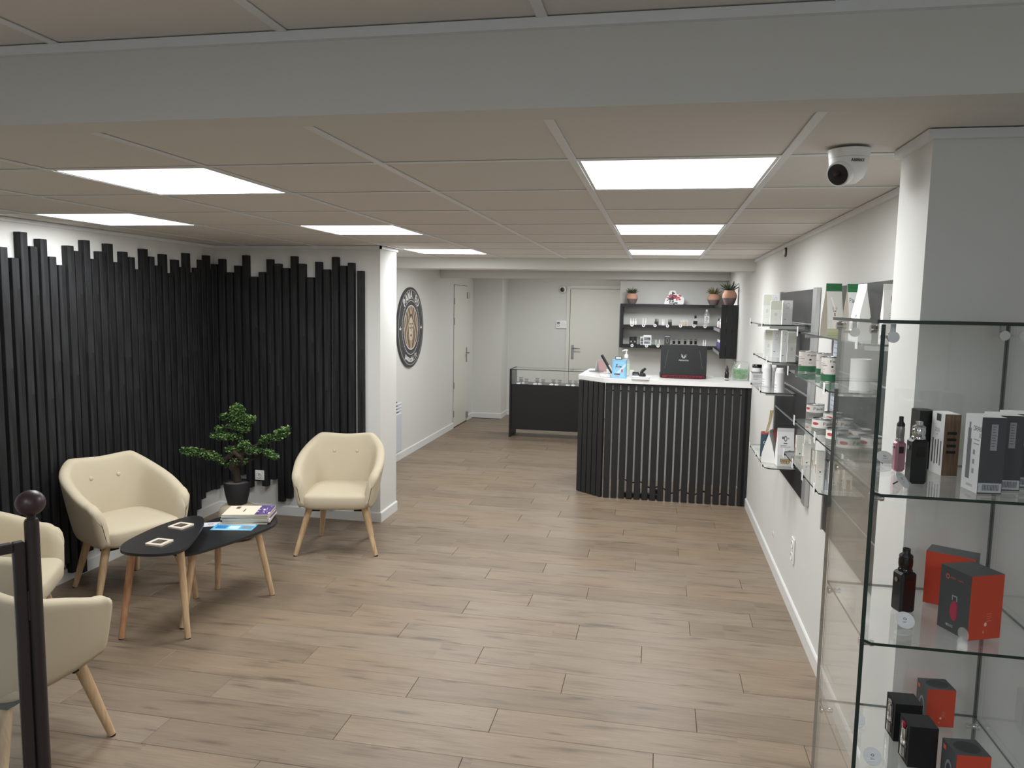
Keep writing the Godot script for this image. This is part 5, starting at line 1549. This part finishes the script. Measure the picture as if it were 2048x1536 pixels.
	for q in [[1531, 1550, 779, 728], [1550.5, 1560, 777, 735], [1556, 1576, 782, 736]]:
		var r := span_x(q[0], q[1], q[3], y + 0.0003, [0.68, 0.735, 0.70][n])
		var w: float = minf(r[1], 0.06) * 0.5
		var h: float = r[2]
		var p: Vector3 = r[0]
		if n == 1: w = 0.024
		var t := thing("white_bottle", ["white lotion bottle next to the silver-grey carton", "white lotion bottle half hidden between the other two", "white lotion bottle with pink mark at the edge of the third shelf"][n], "bottle", p, -1.2)
		put(t, "body", lathe([Vector2(0, 0), Vector2(w, 0), Vector2(w, h * 0.8)], 24), bm)
		put(t, "shoulder", lathe([Vector2(w, h * 0.8), Vector2(w * 0.86, h * 0.88), Vector2(w * 0.8, h * 0.98), Vector2(w * 0.7, h), Vector2(0, h)], 24), M.white)
		n += 1
	# lowest far shelf: reed tube, bag, pouches
	y = S.far4[3]
	var tb := span(1521, 1541, 915, 866, y + 0.0003)
	var tp: Vector3 = tb[0]
	var tube_ := thing("reed_tube", "dark teal card tube with red rim at the end of the lowest shelf", "tube", tp + Vector3(0, 0, -0.04))
	put(tube_, "body", lathe([Vector2(0, 0), Vector2(tb[1] / 2, 0), Vector2(tb[1] / 2, tb[2] * 0.93)], 24), mat("teal_card", rgb(50, 72, 86), 0.6))
	put(tube_, "rim", lathe([Vector2(tb[1] / 2, tb[2] * 0.93), Vector2(tb[1] / 2 + 0.001, tb[2]), Vector2(tb[1] / 2 - 0.003, tb[2]), Vector2(tb[1] / 2 - 0.004, tb[2] * 0.9), Vector2(0, tb[2] * 0.9)], 24), mat("dusty_red_card", rgb(176, 84, 88), 0.6))
	put(tube_, "mark", lathe([Vector2(0.007, 0), Vector2(0.0085, 0.001), Vector2(0.01, 0)], 20), M.white_ink, Vector3(-0.006, tb[2] * 0.6, tb[1] / 2 - 0.0005), Vector3(PI / 2, 0, -0.2))
	var straw := mat("straw", rgb(206, 190, 152), 0.7)
	for i in 3:
		var a := Vector3(-0.006 + 0.006 * i, tb[2] * 0.905, 0)
		single("dried_reed", "pale dried reed sticking up out of the dark teal tube", "reed", tube([tp + Vector3(0, 0, -0.04) + a, tp + Vector3(0.014 + 0.006 * i, tb[2] + 0.07, -0.04), tp + Vector3(0.02 + 0.008 * i, tb[2] + 0.135, -0.042)], [0.0025, 0.003, 0.004], 6), straw, Vector3.ZERO, Vector3.ZERO, "dried reeds in the teal tube")
	var bg := span(1530, 1553, 926, 863, y + 0.0003)
	var wb := thing("paper_pouch", "slim white paper pouch seen from its pleated side", "pouch", bg[0] + Vector3(0.0, 0, -0.06), 1.25)
	pouch(wb, 0.11, bg[2], 0.075, M.paper, M.paper)
	var rdm := mat("dusty_red_pouch", rgb(166, 82, 84), 0.6)
	var rb := span(1549, 1560, 920, 866, y + 0.0003)
	var rp := thing("paper_pouch", "dusty red pouch squeezed between the two white pouches", "pouch", rb[0] + Vector3(0.01, 0, -0.13), 0.3)
	pouch(rp, 0.09, rb[2], 0.06, rdm, rdm)
	var pim := blank(128, 160, rgb(230, 230, 229))
	oval(pim, 62, 44, 12, 12, rgb(92, 94, 98), 0.6)
	pim.fill_rect(Rect2i(34, 36, 22, 10), rgb(104, 106, 110))
	pim.fill_rect(Rect2i(72, 40, 18, 6), rgb(170, 170, 172))
	pim.fill_rect(Rect2i(46, 62, 30, 4), rgb(60, 60, 62))
	lines(pim, 22, 72, 84, 2, 5, rgb(120, 120, 122), 2)
	pim.fill_rect(Rect2i(86, 92, 14, 5), rgb(70, 70, 70))
	for i in 160: oval(pim, 24 + rng.randf() * 70, 128 + rng.randf() * 20, 3, 2, [rgb(206, 176, 130), rgb(180, 146, 100), rgb(122, 104, 72)][rng.randi() % 3])
	var pb := span(1556, 1594, 934, 859, y + 0.0003)
	var wp := thing("paper_pouch", "white stand-up pouch with a seed window and printed emblem", "pouch", pb[0] + Vector3(-0.012, 0, -0.05), 0.05)
	pouch(wp, pb[1] * 0.9, pb[2], 0.08, printed("pouch_print", pim), M.paper)
	# pet food bags
	y = S.near1[3]
	var bagim := blank(128, 224, rgb(214, 212, 204))
	bagim.fill_rect(Rect2i(0, 0, 128, 34), rgb(44, 104, 66))
	for i in 30: bagim.fill_rect(Rect2i(34 + i, 60 + i * 2, 10, 3), rgb(236, 236, 234))
	dog(bagim, 62, 124, 1.0, rgb(224, 216, 204))
	bagim.fill_rect(Rect2i(0, 196, 128, 28), rgb(176, 178, 140))
	var bagm := printed("pet_bag_front", bagim)
	var bag2 := blank(128, 224, rgb(218, 217, 212))
	bag2.fill_rect(Rect2i(0, 0, 128, 34), rgb(40, 112, 64))
	stamp(bag2, "Pawell", 12, 58, 3, rgb(44, 84, 66))
	dog(bag2, 66, 138, 1.1, rgb(226, 222, 216))
	var bag2m := printed("pet_bag_lettered", bag2)
	var silver := mat("bag_side_foil", rgb(150, 142, 126), 0.35)
	var q1 := span_x(1648, 1680, 567, y + 0.0003, 0.70)
	var g1 := thing("pet_food_bag", "pet food bag with green top and white dog, at the far end of its shelf", "bag", q1[0], 0.1)
	pouch(g1, q1[1], q1[2], 0.09, bagm, silver)
	var q2 := span_x(1690, 1722, 568, y + 0.0003, 0.715)
	var g2 := thing("pet_food_bag", "pet food bag with green top lettered Pawell", "bag", q2[0], 0.12)
	pouch(g2, q2[1], q2[2], 0.08, bag2m, silver)
	var q3 := span_x(1708, 1734, 568, y + 0.0003, 0.68)
	var bim3 := blank(96, 224, rgb(228, 228, 226))
	oval(bim3, 50, 168, 26, 16, rgb(150, 152, 152), 0.75)
	oval(bim3, 56, 126, 5, 6, rgb(50, 50, 52))
	stamp(bim3, "ll", 40, 178, 2, rgb(50, 52, 54))
	var g3 := thing("pet_food_bag", "plain white pet food bag tapering to a point, seen from the side", "bag", q3[0], -1.5)
	pouch(g3, 0.09, q3[2], 0.048, printed("pet_bag_plain", bim3), M.paper)
	var q4 := span_x(1774, 1792, 568, y + 0.0003, 0.735)
	var bim4 := blank(96, 224, rgb(206, 204, 198))
	oval(bim4, 52, 60, 16, 30, rgb(84, 78, 76))
	lines(bim4, 30, 110, 44, 8, 8, rgb(140, 138, 134), 2)
	var g4 := thing("pet_food_bag", "grey white pet food bag against the panel next to the pier", "bag", q4[0], -0.1)
	pouch(g4, 0.06, q4[2], 0.07, printed("pet_bag_grey", bim4), M.paper)
	# green and white tins
	y = S.near2[3]
	var cim := blank(256, 160, rgb(218, 212, 206))
	for o in [0, 128]:
		cim.fill_rect(Rect2i(0 + o, 112, 128, 48), rgb(38, 96, 60))
		for k in 4: cim.fill_rect(Rect2i(o, 120 + k * 10, 128, 1), rgb(70, 128, 92))
		stamp(cim, "Pawell", 6 + o, 18, 2, rgb(50, 52, 52))
		stamp(cim, "Enduvium", 66 + o, 34, 1, rgb(40, 40, 42))
		cim.fill_rect(Rect2i(62 + o, 50, 58, 5), rgb(146, 132, 122))
		lines(cim, 70 + o, 62, 42, 5, 8, rgb(136, 128, 124), 2)
		oval(cim, 18 + o, 60, 6, 7, rgb(52, 48, 48))
		oval(cim, 20 + o, 86, 9, 7, rgb(196, 120, 116), 0.7)
		oval(cim, 90 + o, 106, 14, 4, rgb(96, 90, 86))
	var canm := printed("large_tin_label", cim)
	n = 0
	for q in [[1602, 1638, 758, 702], [1648, 1682, 776, 713], [1638, 1668, 752, 706], [1704, 1752, 770, 718]]:
		var r := span_x(q[0], q[1], q[3], y + 0.0003, [0.70, 0.70, 0.74, 0.745][n])
		var p: Vector3 = r[0]
		var w: float = minf(r[1] / 2, [0.048, 0.048, 0.042, 0.036][n])
		var t := thing("large_tin", ["large green and white tin at the far end of its glass shelf", "large green and white tin standing nearest the glass tower", "large tin half hidden behind the two green and white ones", "plain white tub at the near end of the tin shelf"][n], "tin", p, [-1.9, -1.9, -2.4, 0.0][n])
		tin(t, w, r[2], canm if n < 3 else M.paper, M.steel if n < 3 else M.white)
		n += 1
	# small pet food tins
	y = S.near3[3]
	var tim := blank(256, 64, rgb(222, 218, 210))
	for o in [0, 128]:
		tim.fill_rect(Rect2i(o, 38, 128, 26), rgb(118, 118, 112))
		for k in 3: tim.fill_rect(Rect2i(o, 44 + k * 7, 128, 1), rgb(170, 170, 164))
		stamp(tim, "Pawell", 10 + o, 10, 2, rgb(46, 50, 50))
		oval(tim, 104 + o, 18, 15, 7, rgb(182, 70, 70))
	var tinm := printed("small_tin_label", tim)
	n = 0
	for q in [[1610, 1645, 861, 831], [1624, 1661, 872, 839], [1647, 1680, 856, 829], [1667, 1702, 869, 838], [1654, 1694, 896, 865], [1674, 1720, 908, 874], [1700, 1740, 893, 862], [1720, 1766, 905, 873]]:
		var lab: String = ["squat pet food tin farthest along the tin row, against the panel end", "squat pet food tin lettered Pawell, in front at the far end of its row", "squat pet food tin at the back of the far pair", "squat pet food tin in the middle of the back row", "squat pet food tin in the middle of the front row", "squat pet food tin with red mark, lettered Pawell, in the near front", "squat pet food tin at the back of the near end", "squat pet food tin nearest the pier"][n]
		var xx: float = [0.728, 0.662, 0.745, 0.745, 0.662, 0.662, 0.745, 0.745][n]
		var t := thing("small_tin", lab, "tin", Vector3(xx, y + 0.0003, on_x((q[0] + q[1]) / 2.0, 870, xx).z), -2.2 + 0.3 * (n % 3))
		tin(t, 0.039, 0.064, tinm, M.steel)
		n += 1
	# small white cartons
	y = S.near4[3]
	var sim := blank(64, 160, rgb(224, 223, 214))
	lines(sim, 14, 12, 36, 9, 12, rgb(170, 170, 164), 1)
	oval(sim, 32, 142, 7, 5, rgb(60, 60, 58))
	var sim2 := blank(64, 160, rgb(224, 222, 212))
	stamp(sim2, "Pawell", 10, 12, 1, rgb(60, 62, 60))
	lines(sim2, 14, 26, 40, 6, 8, rgb(110, 110, 104), 2)
	dog(sim2, 32, 112, 0.75, rgb(158, 116, 74))
	var s1 := printed("small_carton_plain", sim)
	var s2 := printed("small_carton_dog", sim2)
	n = 0
	for q in [[1592, 1606.5, 912, 873], [1609, 1619, 908, 872], [1606, 1620.5, 930, 890], [1619.5, 1629, 926, 880], [1632, 1648, 949, 904], [1626, 1633, 934, 903], [1660, 1674, 971, 926], [1678, 1689, 966, 925], [1688, 1704, 979, 933]]:
		var r := span(q[0], q[1], q[2], q[3], y + 0.0003)
		var p: Vector3 = r[0]
		var t := thing("small_carton", ["small white carton at the far corner of the lowest shelf by the pier", "small white carton second back along the panel on the lowest shelf", "small white carton at the shelf edge, second from the far corner", "small white carton wedged behind the edge row", "small white carton at the shelf edge, third from the far corner", "small white carton with picture side turned inward", "small white carton seen narrow side on, beyond the glass pane", "small white carton at the back near the last one", "small white carton with a brown dog picture, nearest the pier"][n], "box", Vector3(p.x, y + 0.0003, p.z - 0.02), 0.0)
		put(t, "carton", carton(Vector3(minf(r[1], 0.036), minf(r[2], 0.11), 0.034), [s2 if n == 8 else s1, s2, M.paper]), null)
		put(t, "lid_flap", cbox(Vector3(minf(r[1], 0.036) * 0.98, 0.001, 0.033), 0.0003), mat("grey_green_flap", rgb(150, 160, 148), 0.6), Vector3(0, minf(r[2], 0.11), 0))
		n += 1

# ---------- glass tower with vaping goods
const TX := 0.423
const TZ := -1.58
func vape(called: String, label: String, px: Array, ys: float, body: Material, neck: Material, cap: Material, depth: float, turn: float) -> void:
	var r := span(px[0], px[1], px[2], px[3], ys + 0.0003)
	var w: float = r[1] * 0.9
	var h: float = r[2]
	var hb := h * float(px[4])
	var t := thing(called, label, "vaporizer", r[0] + Vector3(0, 0, -depth / 2), turn)
	put(t, "body", cbox(Vector3(w, hb, depth), 0.005), body)
	var nr := w * 0.36
	put(t, "ring", lathe([Vector2(0, hb), Vector2(nr * 1.12, hb), Vector2(nr * 1.12, hb + 0.004), Vector2(nr, hb + 0.007), Vector2(0, hb + 0.007)], 20), neck)
	put(t, "tank", lathe([Vector2(nr, hb + 0.007), Vector2(nr * 1.1, hb + (h - hb) * 0.3), Vector2(nr * 1.1, hb + (h - hb) * 0.5), Vector2(nr, hb + (h - hb) * 0.6), Vector2(0, hb + (h - hb) * 0.6)], 20), neck)
	put(t, "top_cap", lathe([Vector2(0, hb + (h - hb) * 0.602), Vector2(nr * 1.05, hb + (h - hb) * 0.602), Vector2(nr * 1.05, hb + (h - hb) * 0.7), Vector2(nr * 0.6, hb + (h - hb) * 0.8), Vector2(nr * 0.6, h), Vector2(nr * 0.4, h), Vector2(nr * 0.35, h - 0.006), Vector2(0, h - 0.006)], 18), cap)
	put(t, "screen", cbox(Vector3(w * 0.45, hb * 0.22, 0.001), 0.0003), M.glass_dark, Vector3(0, hb * 0.62, depth / 2 + 0.0004))
	put(t, "fire_button", disc(w * 0.14, 0.0018, 14), M.steel, Vector3(-w / 2 - 0.0005, hb * 0.8, 0), Vector3(0, 0, PI / 2))
func corner_box(called: String, label: String, cx: float, cy: float, ys: float, size: Vector3, turn: float, ms: Array, sx := -1.0) -> Node3D:
	var p := on_y(cx, cy, ys + 0.0004)
	var b := Basis(Vector3.UP, turn)
	var t := thing(called, label, "box", p - b * Vector3(sx * size.x / 2, 0, size.z / 2), turn)
	put(t, "carton", carton(size, ms), null)
	return t
func tag_disc(label: String, cx: float, cy: float, ys: float, turn: float, tilt: float) -> void:
	var p := on_y(cx, cy, ys + 0.0004)
	var t := thing("price_disc", label, "price tag", p, turn)
	var im := blank(64, 64, rgb(236, 237, 238))
	oval(im, 32, 24, 10, 8, rgb(90, 92, 98), 0.6)
	lines(im, 16, 42, 32, 2, 7, rgb(90, 92, 110), 2)
	var d := put(t, "disc", lathe([Vector2(0, 0), Vector2(0.019, 0), Vector2(0.019, 0.0015), Vector2(0, 0.0015)], 24), M.white, Vector3(0, 0.0125, 0), Vector3(tilt, 0, 0))
	put(d, "print", carton(Vector3(0.022, 0.0003, 0.022), [M.white, M.white, printed("price_disc_print", im)]), null, Vector3(0, 0.0016, 0))
	put(t, "prong", tube([Vector3(0, 0.0115, -0.004), Vector3(0, 0.001, -0.017)], [0.0016], 6), M.black)
func build_tower() -> void:
	var W := 0.372
	var D := 0.36
	var H := 1.735
	var t := thing("glass_tower", "tall frameless glass display tower with chrome clamps beside the wall pier", "display cabinet", Vector3(TX, 0, TZ))
	put(t, "plinth", cbox(Vector3(W + 0.01, 0.08, D + 0.01), 0.004), M.black, Vector3(W / 2, 0, -D / 2))
	var side := rotated_sheet(D, H - 0.09, 0.008)
	put(t, "side_pane", side, null, Vector3(0.003, 0.081, -D / 2), Vector3(0, PI / 2, 0))
	put(t, "side_pane", rotated_sheet(D, H - 0.09, 0.008), null, Vector3(W - 0.003, 0.081, -D / 2), Vector3(0, PI / 2, 0))
	put(t, "back_pane", rotated_sheet(W - 0.018, H - 0.09, 0.005), null, Vector3(W / 2, 0.081, -D + 0.003))
	var top := PackedVector2Array([Vector2(-0.012, 0.012), Vector2(W + 0.012, 0.012), Vector2(W + 0.012, -D - 0.012), Vector2(-0.012, -D - 0.012)])
	put(t, "top_pane", sheet(top, H - 0.007, H), null)
	var ch := 0.012
	var YS := [1.392, 1.086, 0.777, 0.46]
	for y in YS:
		put(t, "shelf", sheet(PackedVector2Array([Vector2(0.0085, -D + 0.008), Vector2(W - 0.0085, -D + 0.008), Vector2(W - 0.0085, -ch), Vector2(W - 0.0085 - ch, 0.002), Vector2(0.0085 + ch, 0.002), Vector2(0.0085, -ch)]), y - 0.006, y), null)
		for q in [[0.0064, -0.035, 1], [0.0064, -D + 0.03, 1], [W - 0.0064, -0.035, -1], [W - 0.0064, -D + 0.03, -1]]:
			put(t, "clamp", lathe([Vector2(0, 0), Vector2(0.009, 0), Vector2(0.0095, 0.004), Vector2(0.006, 0.007), Vector2(0.0055, 0.02), Vector2(0.007, 0.022), Vector2(0.006, 0.028), Vector2(0, 0.029)], 16), M.chrome, Vector3(q[0], y - 0.0165, q[1]), Vector3(0, 0, -PI / 2 * q[2]))
	for q in [[0.0065, -0.03, 1], [W - 0.0065, -D + 0.03, -1], [0.0065, -D + 0.03, 1]]:
		var s := newst()
		addbox(s, Vector3(q[0] + q[2] * 0.022, H - 0.02, q[1]), Vector3(0.008, 0.024, 0.01))
		addbox(s, Vector3(q[0] + q[2] * 0.012, H - 0.034, q[1]), Vector3(0.024, 0.006, 0.01))
		put(t, "top_bracket", s.commit(), M.steel)
		put(t, "clamp", disc(0.011, 0.008, 16), M.chrome, Vector3(q[0] + q[2] * 0.0205, H - 0.034, q[1] + 0.006), Vector3(PI / 2, 0, 0))
	for z in [-0.035, -D + 0.03]:
		put(t, "hinge", tube([Vector3(-0.0005, H - 0.02, z), Vector3(-0.012, H - 0.02, z)], [0.009, 0.008], 14), M.chrome)
	var y: float = YS[0]
	vape("pink_vaporizer", "pink box vaporizer with clear tank on the upper tower shelf", [1786.7, 1810.5, 944, 834, 0.55], y, M.pink, M.steel, M.black, 0.024, 0.1)
	vape("black_vaporizer", "black leather-look vaporizer with big chrome tank on the upper tower shelf", [1816, 1855, 969, 845, 0.72], y, M.black, M.chrome, M.chrome, 0.035, 0.1)
	corner_box("black_carton", "plain glossy black carton behind the vaporizers on the upper tower shelf", 1845, 938, y, Vector3(0.036, 0.135, 0.045), 0.1, [M.black, M.black, M.black], -0.2).set_meta("category", "box")
	var qi := blank(96, 224, rgb(224, 225, 224))
	qi.fill_rect(Rect2i(34, 4, 34, 26), rgb(50, 52, 54))
	stamp(qi, "Q16", 30, 56, 2, rgb(90, 92, 94))
	stamp(qi, "KIT", 38, 76, 1, rgb(120, 122, 124))
	for i in 4: qi.fill_rect(Rect2i(14 + i * 20, 96 + (i % 2) * 4, 8, 90), [rgb(40, 40, 42), rgb(86, 88, 90)][i % 2])
	var qm := printed("kit_carton_front", qi)
	var wood := printed("kit_carton_wood_side", grain_image(64, 128, rgb(118, 94, 76), rgb(150, 124, 102), 51, 10, 0.03))
	var qb := corner_box("white_kit_carton", "white vaporizer kit carton lettered Q16 with a wood-look side", 1881.5, 951.5, y, Vector3(0.034, 0.137, 0.058), 0.12, [wood, qm, M.paper])
	for i in 4: put(qb, "side_print", cbox(Vector3(0.02, 0.006, 0.0004), 0.0001), M.ink, Vector3(0.0, 0.05 + i * 0.014, 0.0292))
	var di := blank(96, 224, rgb(226, 227, 228))
	for yy in range(40, 190): di.fill_rect(Rect2i(20, yy, 18 if yy < 70 else 24, 1), rgb(110, 112, 114))
	di.fill_rect(Rect2i(24, 22, 10, 20), rgb(130, 132, 134))
	stamp(di, "DRAG", 50, 30, 2, rgb(70, 72, 74))
	stamp(di, "X", 84, 48, 2, rgb(70, 72, 74))
	lines(di, 56, 68, 34, 2, 12, rgb(150, 152, 154), 3)
	for i in 3: di.fill_rect(Rect2i(56, 100 + i * 28, 12, 14), rgb(150, 152, 154))
	stamp(di, "VOOPOO", 30, 204, 1, rgb(90, 92, 94))
	var dm := printed("drag_carton_front", di)
	var dk := blank(96, 224, rgb(76, 77, 79))
	dk.fill_rect(Rect2i(38, 20, 26, 76), rgb(158, 160, 162))
	lines(dk, 42, 26, 18, 8, 8, rgb(90, 92, 94), 2)
	dk.fill_rect(Rect2i(2, 192, 92, 28), rgb(196, 198, 200))
	for i in 22: dk.fill_rect(Rect2i(18 + i * 3, 196, 1 + i % 2, 18), rgb(60, 62, 64))
	var dkm := printed("drag_carton_side", dk)
	var k := 0
	for q in [[1953, 987.5], [1990, 981], [2021, 975]]:
		var l: String = ["white and slate vaporizer carton lettered DRAG X, first of three standing staggered", "white and slate vaporizer carton, middle of three standing staggered", "white and slate vaporizer carton, last of three standing staggered"][k]
		corner_box("drag_carton", l, q[0], q[1], y, Vector3(0.047, 0.154, 0.062), 0.12, [dkm, dm, M.paper]).set_meta("group", "three staggered vaporizer cartons")
		k += 1
	tag_disc("round white price disc beside the pink vaporizer", 1769, 925, y, 0.1, 0.7)
	tag_disc("round white price disc tilted on edge in front of the black and chrome vaporizer", 1803, 972, y, 0.9, 0.9)
	y = YS[1]
	vape("black_vaporizer", "all black angular vaporizer on the middle tower shelf", [1789, 1830, 1227, 1101, 0.64], y, M.black, M.glass_dark, M.black, 0.036, 0.35)
	var oi := blank(128, 160, rgb(206, 76, 50))
	lines(oi, 70, 96, 22, 4, 6, rgb(230, 176, 150), 1)
	oval(oi, 66, 122, 5, 5, rgb(232, 206, 190))
	stamp(oi, "G", 58, 138, 1, rgb(232, 206, 190))
	var om := printed("orange_carton_side", oi)
	var gi := blank(128, 192, rgb(66, 68, 70))
	stamp(gi, "geek vape", 42, 24, 1, rgb(206, 84, 60))
	oval(gi, 30, 28, 8, 8, rgb(206, 84, 60), 0.6)
	gi.fill_rect(Rect2i(54, 78, 22, 16), rgb(150, 150, 152))
	gi.fill_rect(Rect2i(58, 82, 14, 12), rgb(60, 60, 62))
	oval(gi, 64, 124, 16, 30, rgb(168, 44, 74))
	gi.fill_rect(Rect2i(76, 100, 6, 50), rgb(120, 40, 60))
	stamp(gi, "AEGIS", 36, 170, 1, rgb(220, 220, 220))
	var gm := printed("slate_carton_picture", gi)
	corner_box("orange_carton", "orange carton with slate top standing behind the other on the middle tower shelf", 1845, 1203, y, Vector3(0.098, 0.122, 0.06), -0.5, [om, M.slate, M.slate])
	var fb := corner_box("orange_carton", "orange and slate carton with a red device picture on the middle tower shelf", 1934, 1282, y, Vector3(0.08, 0.135, 0.08), 0.42, [om, gm, M.slate])
	put(fb, "clear_seal", disc(0.014, 0.0006, 18), M.clear, Vector3(-0.0402, 0.01, 0.03), Vector3(0, 0, PI / 2))
	tag_disc("round white price disc in front of the all black vaporizer", 1809, 1252, y, 0.0, 0.75)
	y = YS[2]
	var bk := 0
	for q in [[1786, 1482.5, 0.09], [1814, 1534, 0.092]]:
		var b := corner_box("black_window_box", ["black display box with a steel tank in its window", "black display box with a red tank in its window"][bk], q[0], q[1], y, Vector3(0.058, q[2], 0.055), 0.05, [M.black_soft, M.black_soft, M.black_soft])
		put(b, "window_frame", cbox(Vector3(0.001, q[2] * 0.82, 0.034), 0.0003), M.glass_dark, Vector3(-0.0296, q[2] * 0.09, 0.0))
		put(b, "tank", lathe([Vector2(0, 0), Vector2(0.011, 0), Vector2(0.012, 0.012), Vector2(0.01, 0.03), Vector2(0.008, 0.036), Vector2(0, 0.038)], 16, 0.35, 1.0), M.chrome, Vector3(-0.0308, q[2] * 0.42, 0))
		put(b, "tank_cap", lathe([Vector2(0, 0), Vector2(0.009, 0), Vector2(0.0095, 0.008), Vector2(0, 0.01)], 14, 0.35, 1.0), M.chrome if bk == 0 else mat("red_anodised", rgb(176, 34, 62), 0.3, 0.5), Vector3(-0.0308, q[2] * 0.85, 0))
		put(b, "spare_glass", lathe([Vector2(0, 0), Vector2(0.01, 0), Vector2(0.01, 0.022), Vector2(0, 0.022)], 16, 0.35, 1.0), M.steel, Vector3(-0.0308, q[2] * 0.12, 0))
		bk += 1
	var ti := blank(96, 96, rgb(62, 64, 66))
	oval(ti, 48, 48, 36, 34, rgb(38, 39, 41))
	var tm := printed("carton_top_print", ti)
	var si := blank(96, 160, rgb(64, 66, 68))
	si.fill_rect(Rect2i(10, 14, 16, 16), rgb(206, 84, 60))
	oval(si, 50, 90, 22, 40, rgb(120, 124, 140))
	oval(si, 50, 92, 16, 30, rgb(50, 52, 54))
	var sm2 := printed("carton_slate_side", si)
	corner_box("orange_carton", "orange carton with dark round top print at the back of the lower tower shelf", 1850, 1452, y, Vector3(0.064, 0.092, 0.055), 0.1, [om, sm2, tm])
	corner_box("orange_carton", "orange carton with dark round top print at the front corner of the lower tower shelf", 1907, 1596, y, Vector3(0.066, 0.092, 0.062), 0.1, [om, sm2, tm])
	tag_disc("round white price disc by the glass side on the lower tower shelf", 1713, 1449, y, 0.0, 0.75)
	tag_disc("round white price disc before the two black window boxes", 1744, 1524, y, 0.0, 0.75)

# ---------- entrance: gate post, cameras, sensor
func build_entrance() -> void:
	var p := Vector3(-1.412, 0, -1.467)
	var t := thing("iron_gate", "dark iron gate with round ball finial and glass infill by the entrance", "gate", p)
	put(t, "post", tube([Vector3(0, 0, 0), Vector3(0, 1.231, 0), Vector3(0, 1.238, 0)], [0.0155, 0.0155, 0.013], 20), M.iron)
	put(t, "finial_neck", lathe([Vector2(0.009, 1.238), Vector2(0.0095, 1.248), Vector2(0.013, 1.254)], 16), M.iron)
	var b := SphereMesh.new()
	b.radius = 0.031
	b.height = 0.059
	b.radial_segments = 36
	b.rings = 18
	put(t, "ball_finial", b, M.ball, Vector3(0, 1.276, 0))
	var d := Vector3(-0.52, 0, 0.85).normalized()
	var turn := atan2(-d.z, d.x)
	var leaf := Node3D.new()
	leaf.name = "leaf"
	leaf.position = Vector3(-0.009, 0, 0.013)
	leaf.rotation.y = turn
	t.add_child(leaf)
	put(leaf, "stile", cbox(Vector3(0.022, 1.13, 0.022), 0.002), M.iron, Vector3(0.013, 0.06, 0))
	put(leaf, "stile", cbox(Vector3(0.022, 1.13, 0.022), 0.002), M.iron, Vector3(0.747, 0.06, 0))
	put(leaf, "rail", cbox(Vector3(0.71, 0.022, 0.022), 0.002), M.iron, Vector3(0.38, 1.168, 0))
	put(leaf, "rail", cbox(Vector3(0.71, 0.022, 0.022), 0.002), M.iron, Vector3(0.38, 0.06, 0))
	put(leaf, "pane", rotated_sheet(0.708, 1.084, 0.006), null, Vector3(0.38, 0.083, 0))
	for y in [0.25, 1.0]: put(t, "hinge", tube([Vector3(-0.008, y, 0.012), Vector3(-0.008, y + 0.07, 0.012)], [0.008], 10), M.iron)
	# turret camera under the ceiling
	var cp := Vector3(0.478, CEIL - 0.0045, -2.2)
	var c := thing("dome_camera", "white turret security camera lettered ANNKE under the ceiling", "camera", cp)
	put(c, "base", lathe([Vector2(0, -0.022), Vector2(0.05, -0.022), Vector2(0.052, -0.01), Vector2(0.054, 0.0), Vector2(0, 0.0)], 36), M.white)
	put(c, "body", lathe([Vector2(0, -0.09), Vector2(0.022, -0.086), Vector2(0.038, -0.072), Vector2(0.047, -0.05), Vector2(0.05, -0.0225), Vector2(0, -0.0225)], 36), M.white)
	var look := Vector3(-0.62, -0.35, 0.7).normalized()
	var q := Quaternion(Vector3.UP, look)
	var e := put(c, "eyeball", lathe([Vector2(0.03, -0.01), Vector2(0.033, 0.01), Vector2(0.033, 0.026), Vector2(0.031, 0.029), Vector2(0.028, 0.029), Vector2(0, 0.027)], 32), M.white, Vector3(-0.014, -0.058, 0.014))
	e.quaternion = q
	put(e, "lens_window", lathe([Vector2(0, 0.0285), Vector2(0.0275, 0.0285), Vector2(0.0275, 0.0305), Vector2(0, 0.032)], 28), M.black)
	put(e, "lens", lathe([Vector2(0, 0.0325), Vector2(0.009, 0.0325), Vector2(0.01, 0.034), Vector2(0, 0.036)], 20), M.glass_dark)
	words(c, "ANNKE", 0.0075, M.ink, Vector3(0.012, -0.034, 0.0492), Vector3(0.12, 0.2, 0), true)
	var sp := on_x(1573, 498, 0.81)
	var s := thing("motion_sensor", "small round sensor high on the white wall above the display panels", "sensor", Vector3(0.8095, sp.y - 0.02, sp.z), -PI / 2)
	put(s, "rim", lathe([Vector2(0, 0), Vector2(0.032, 0), Vector2(0.033, 0.008), Vector2(0.026, 0.012), Vector2(0, 0.012)], 24), M.slate, Vector3.ZERO, Vector3(PI / 2, 0, 0))
	put(s, "eye", lathe([Vector2(0, 0.0122), Vector2(0.02, 0.0122), Vector2(0.014, 0.02), Vector2(0, 0.022)], 20), M.white, Vector3.ZERO, Vector3(PI / 2, 0, 0))
	var hp := on_x(1546.5, 1069.5, 0.81)
	var hh := thing("cable_outlet", "small blank cable outlet low on the white wall beside the counter", "outlet", Vector3(0.8095, hp.y, hp.z), -PI / 2)
	put(hh, "ring", lathe([Vector2(0.016, 0), Vector2(0.02, 0.003), Vector2(0.024, 0)], 20), M.trim, Vector3.ZERO, Vector3(PI / 2, 0, 0))
	put(hh, "cap", disc(0.0158, 0.0012, 20), M.grey, Vector3(0, 0, 0.0002), Vector3(PI / 2, 0, 0))
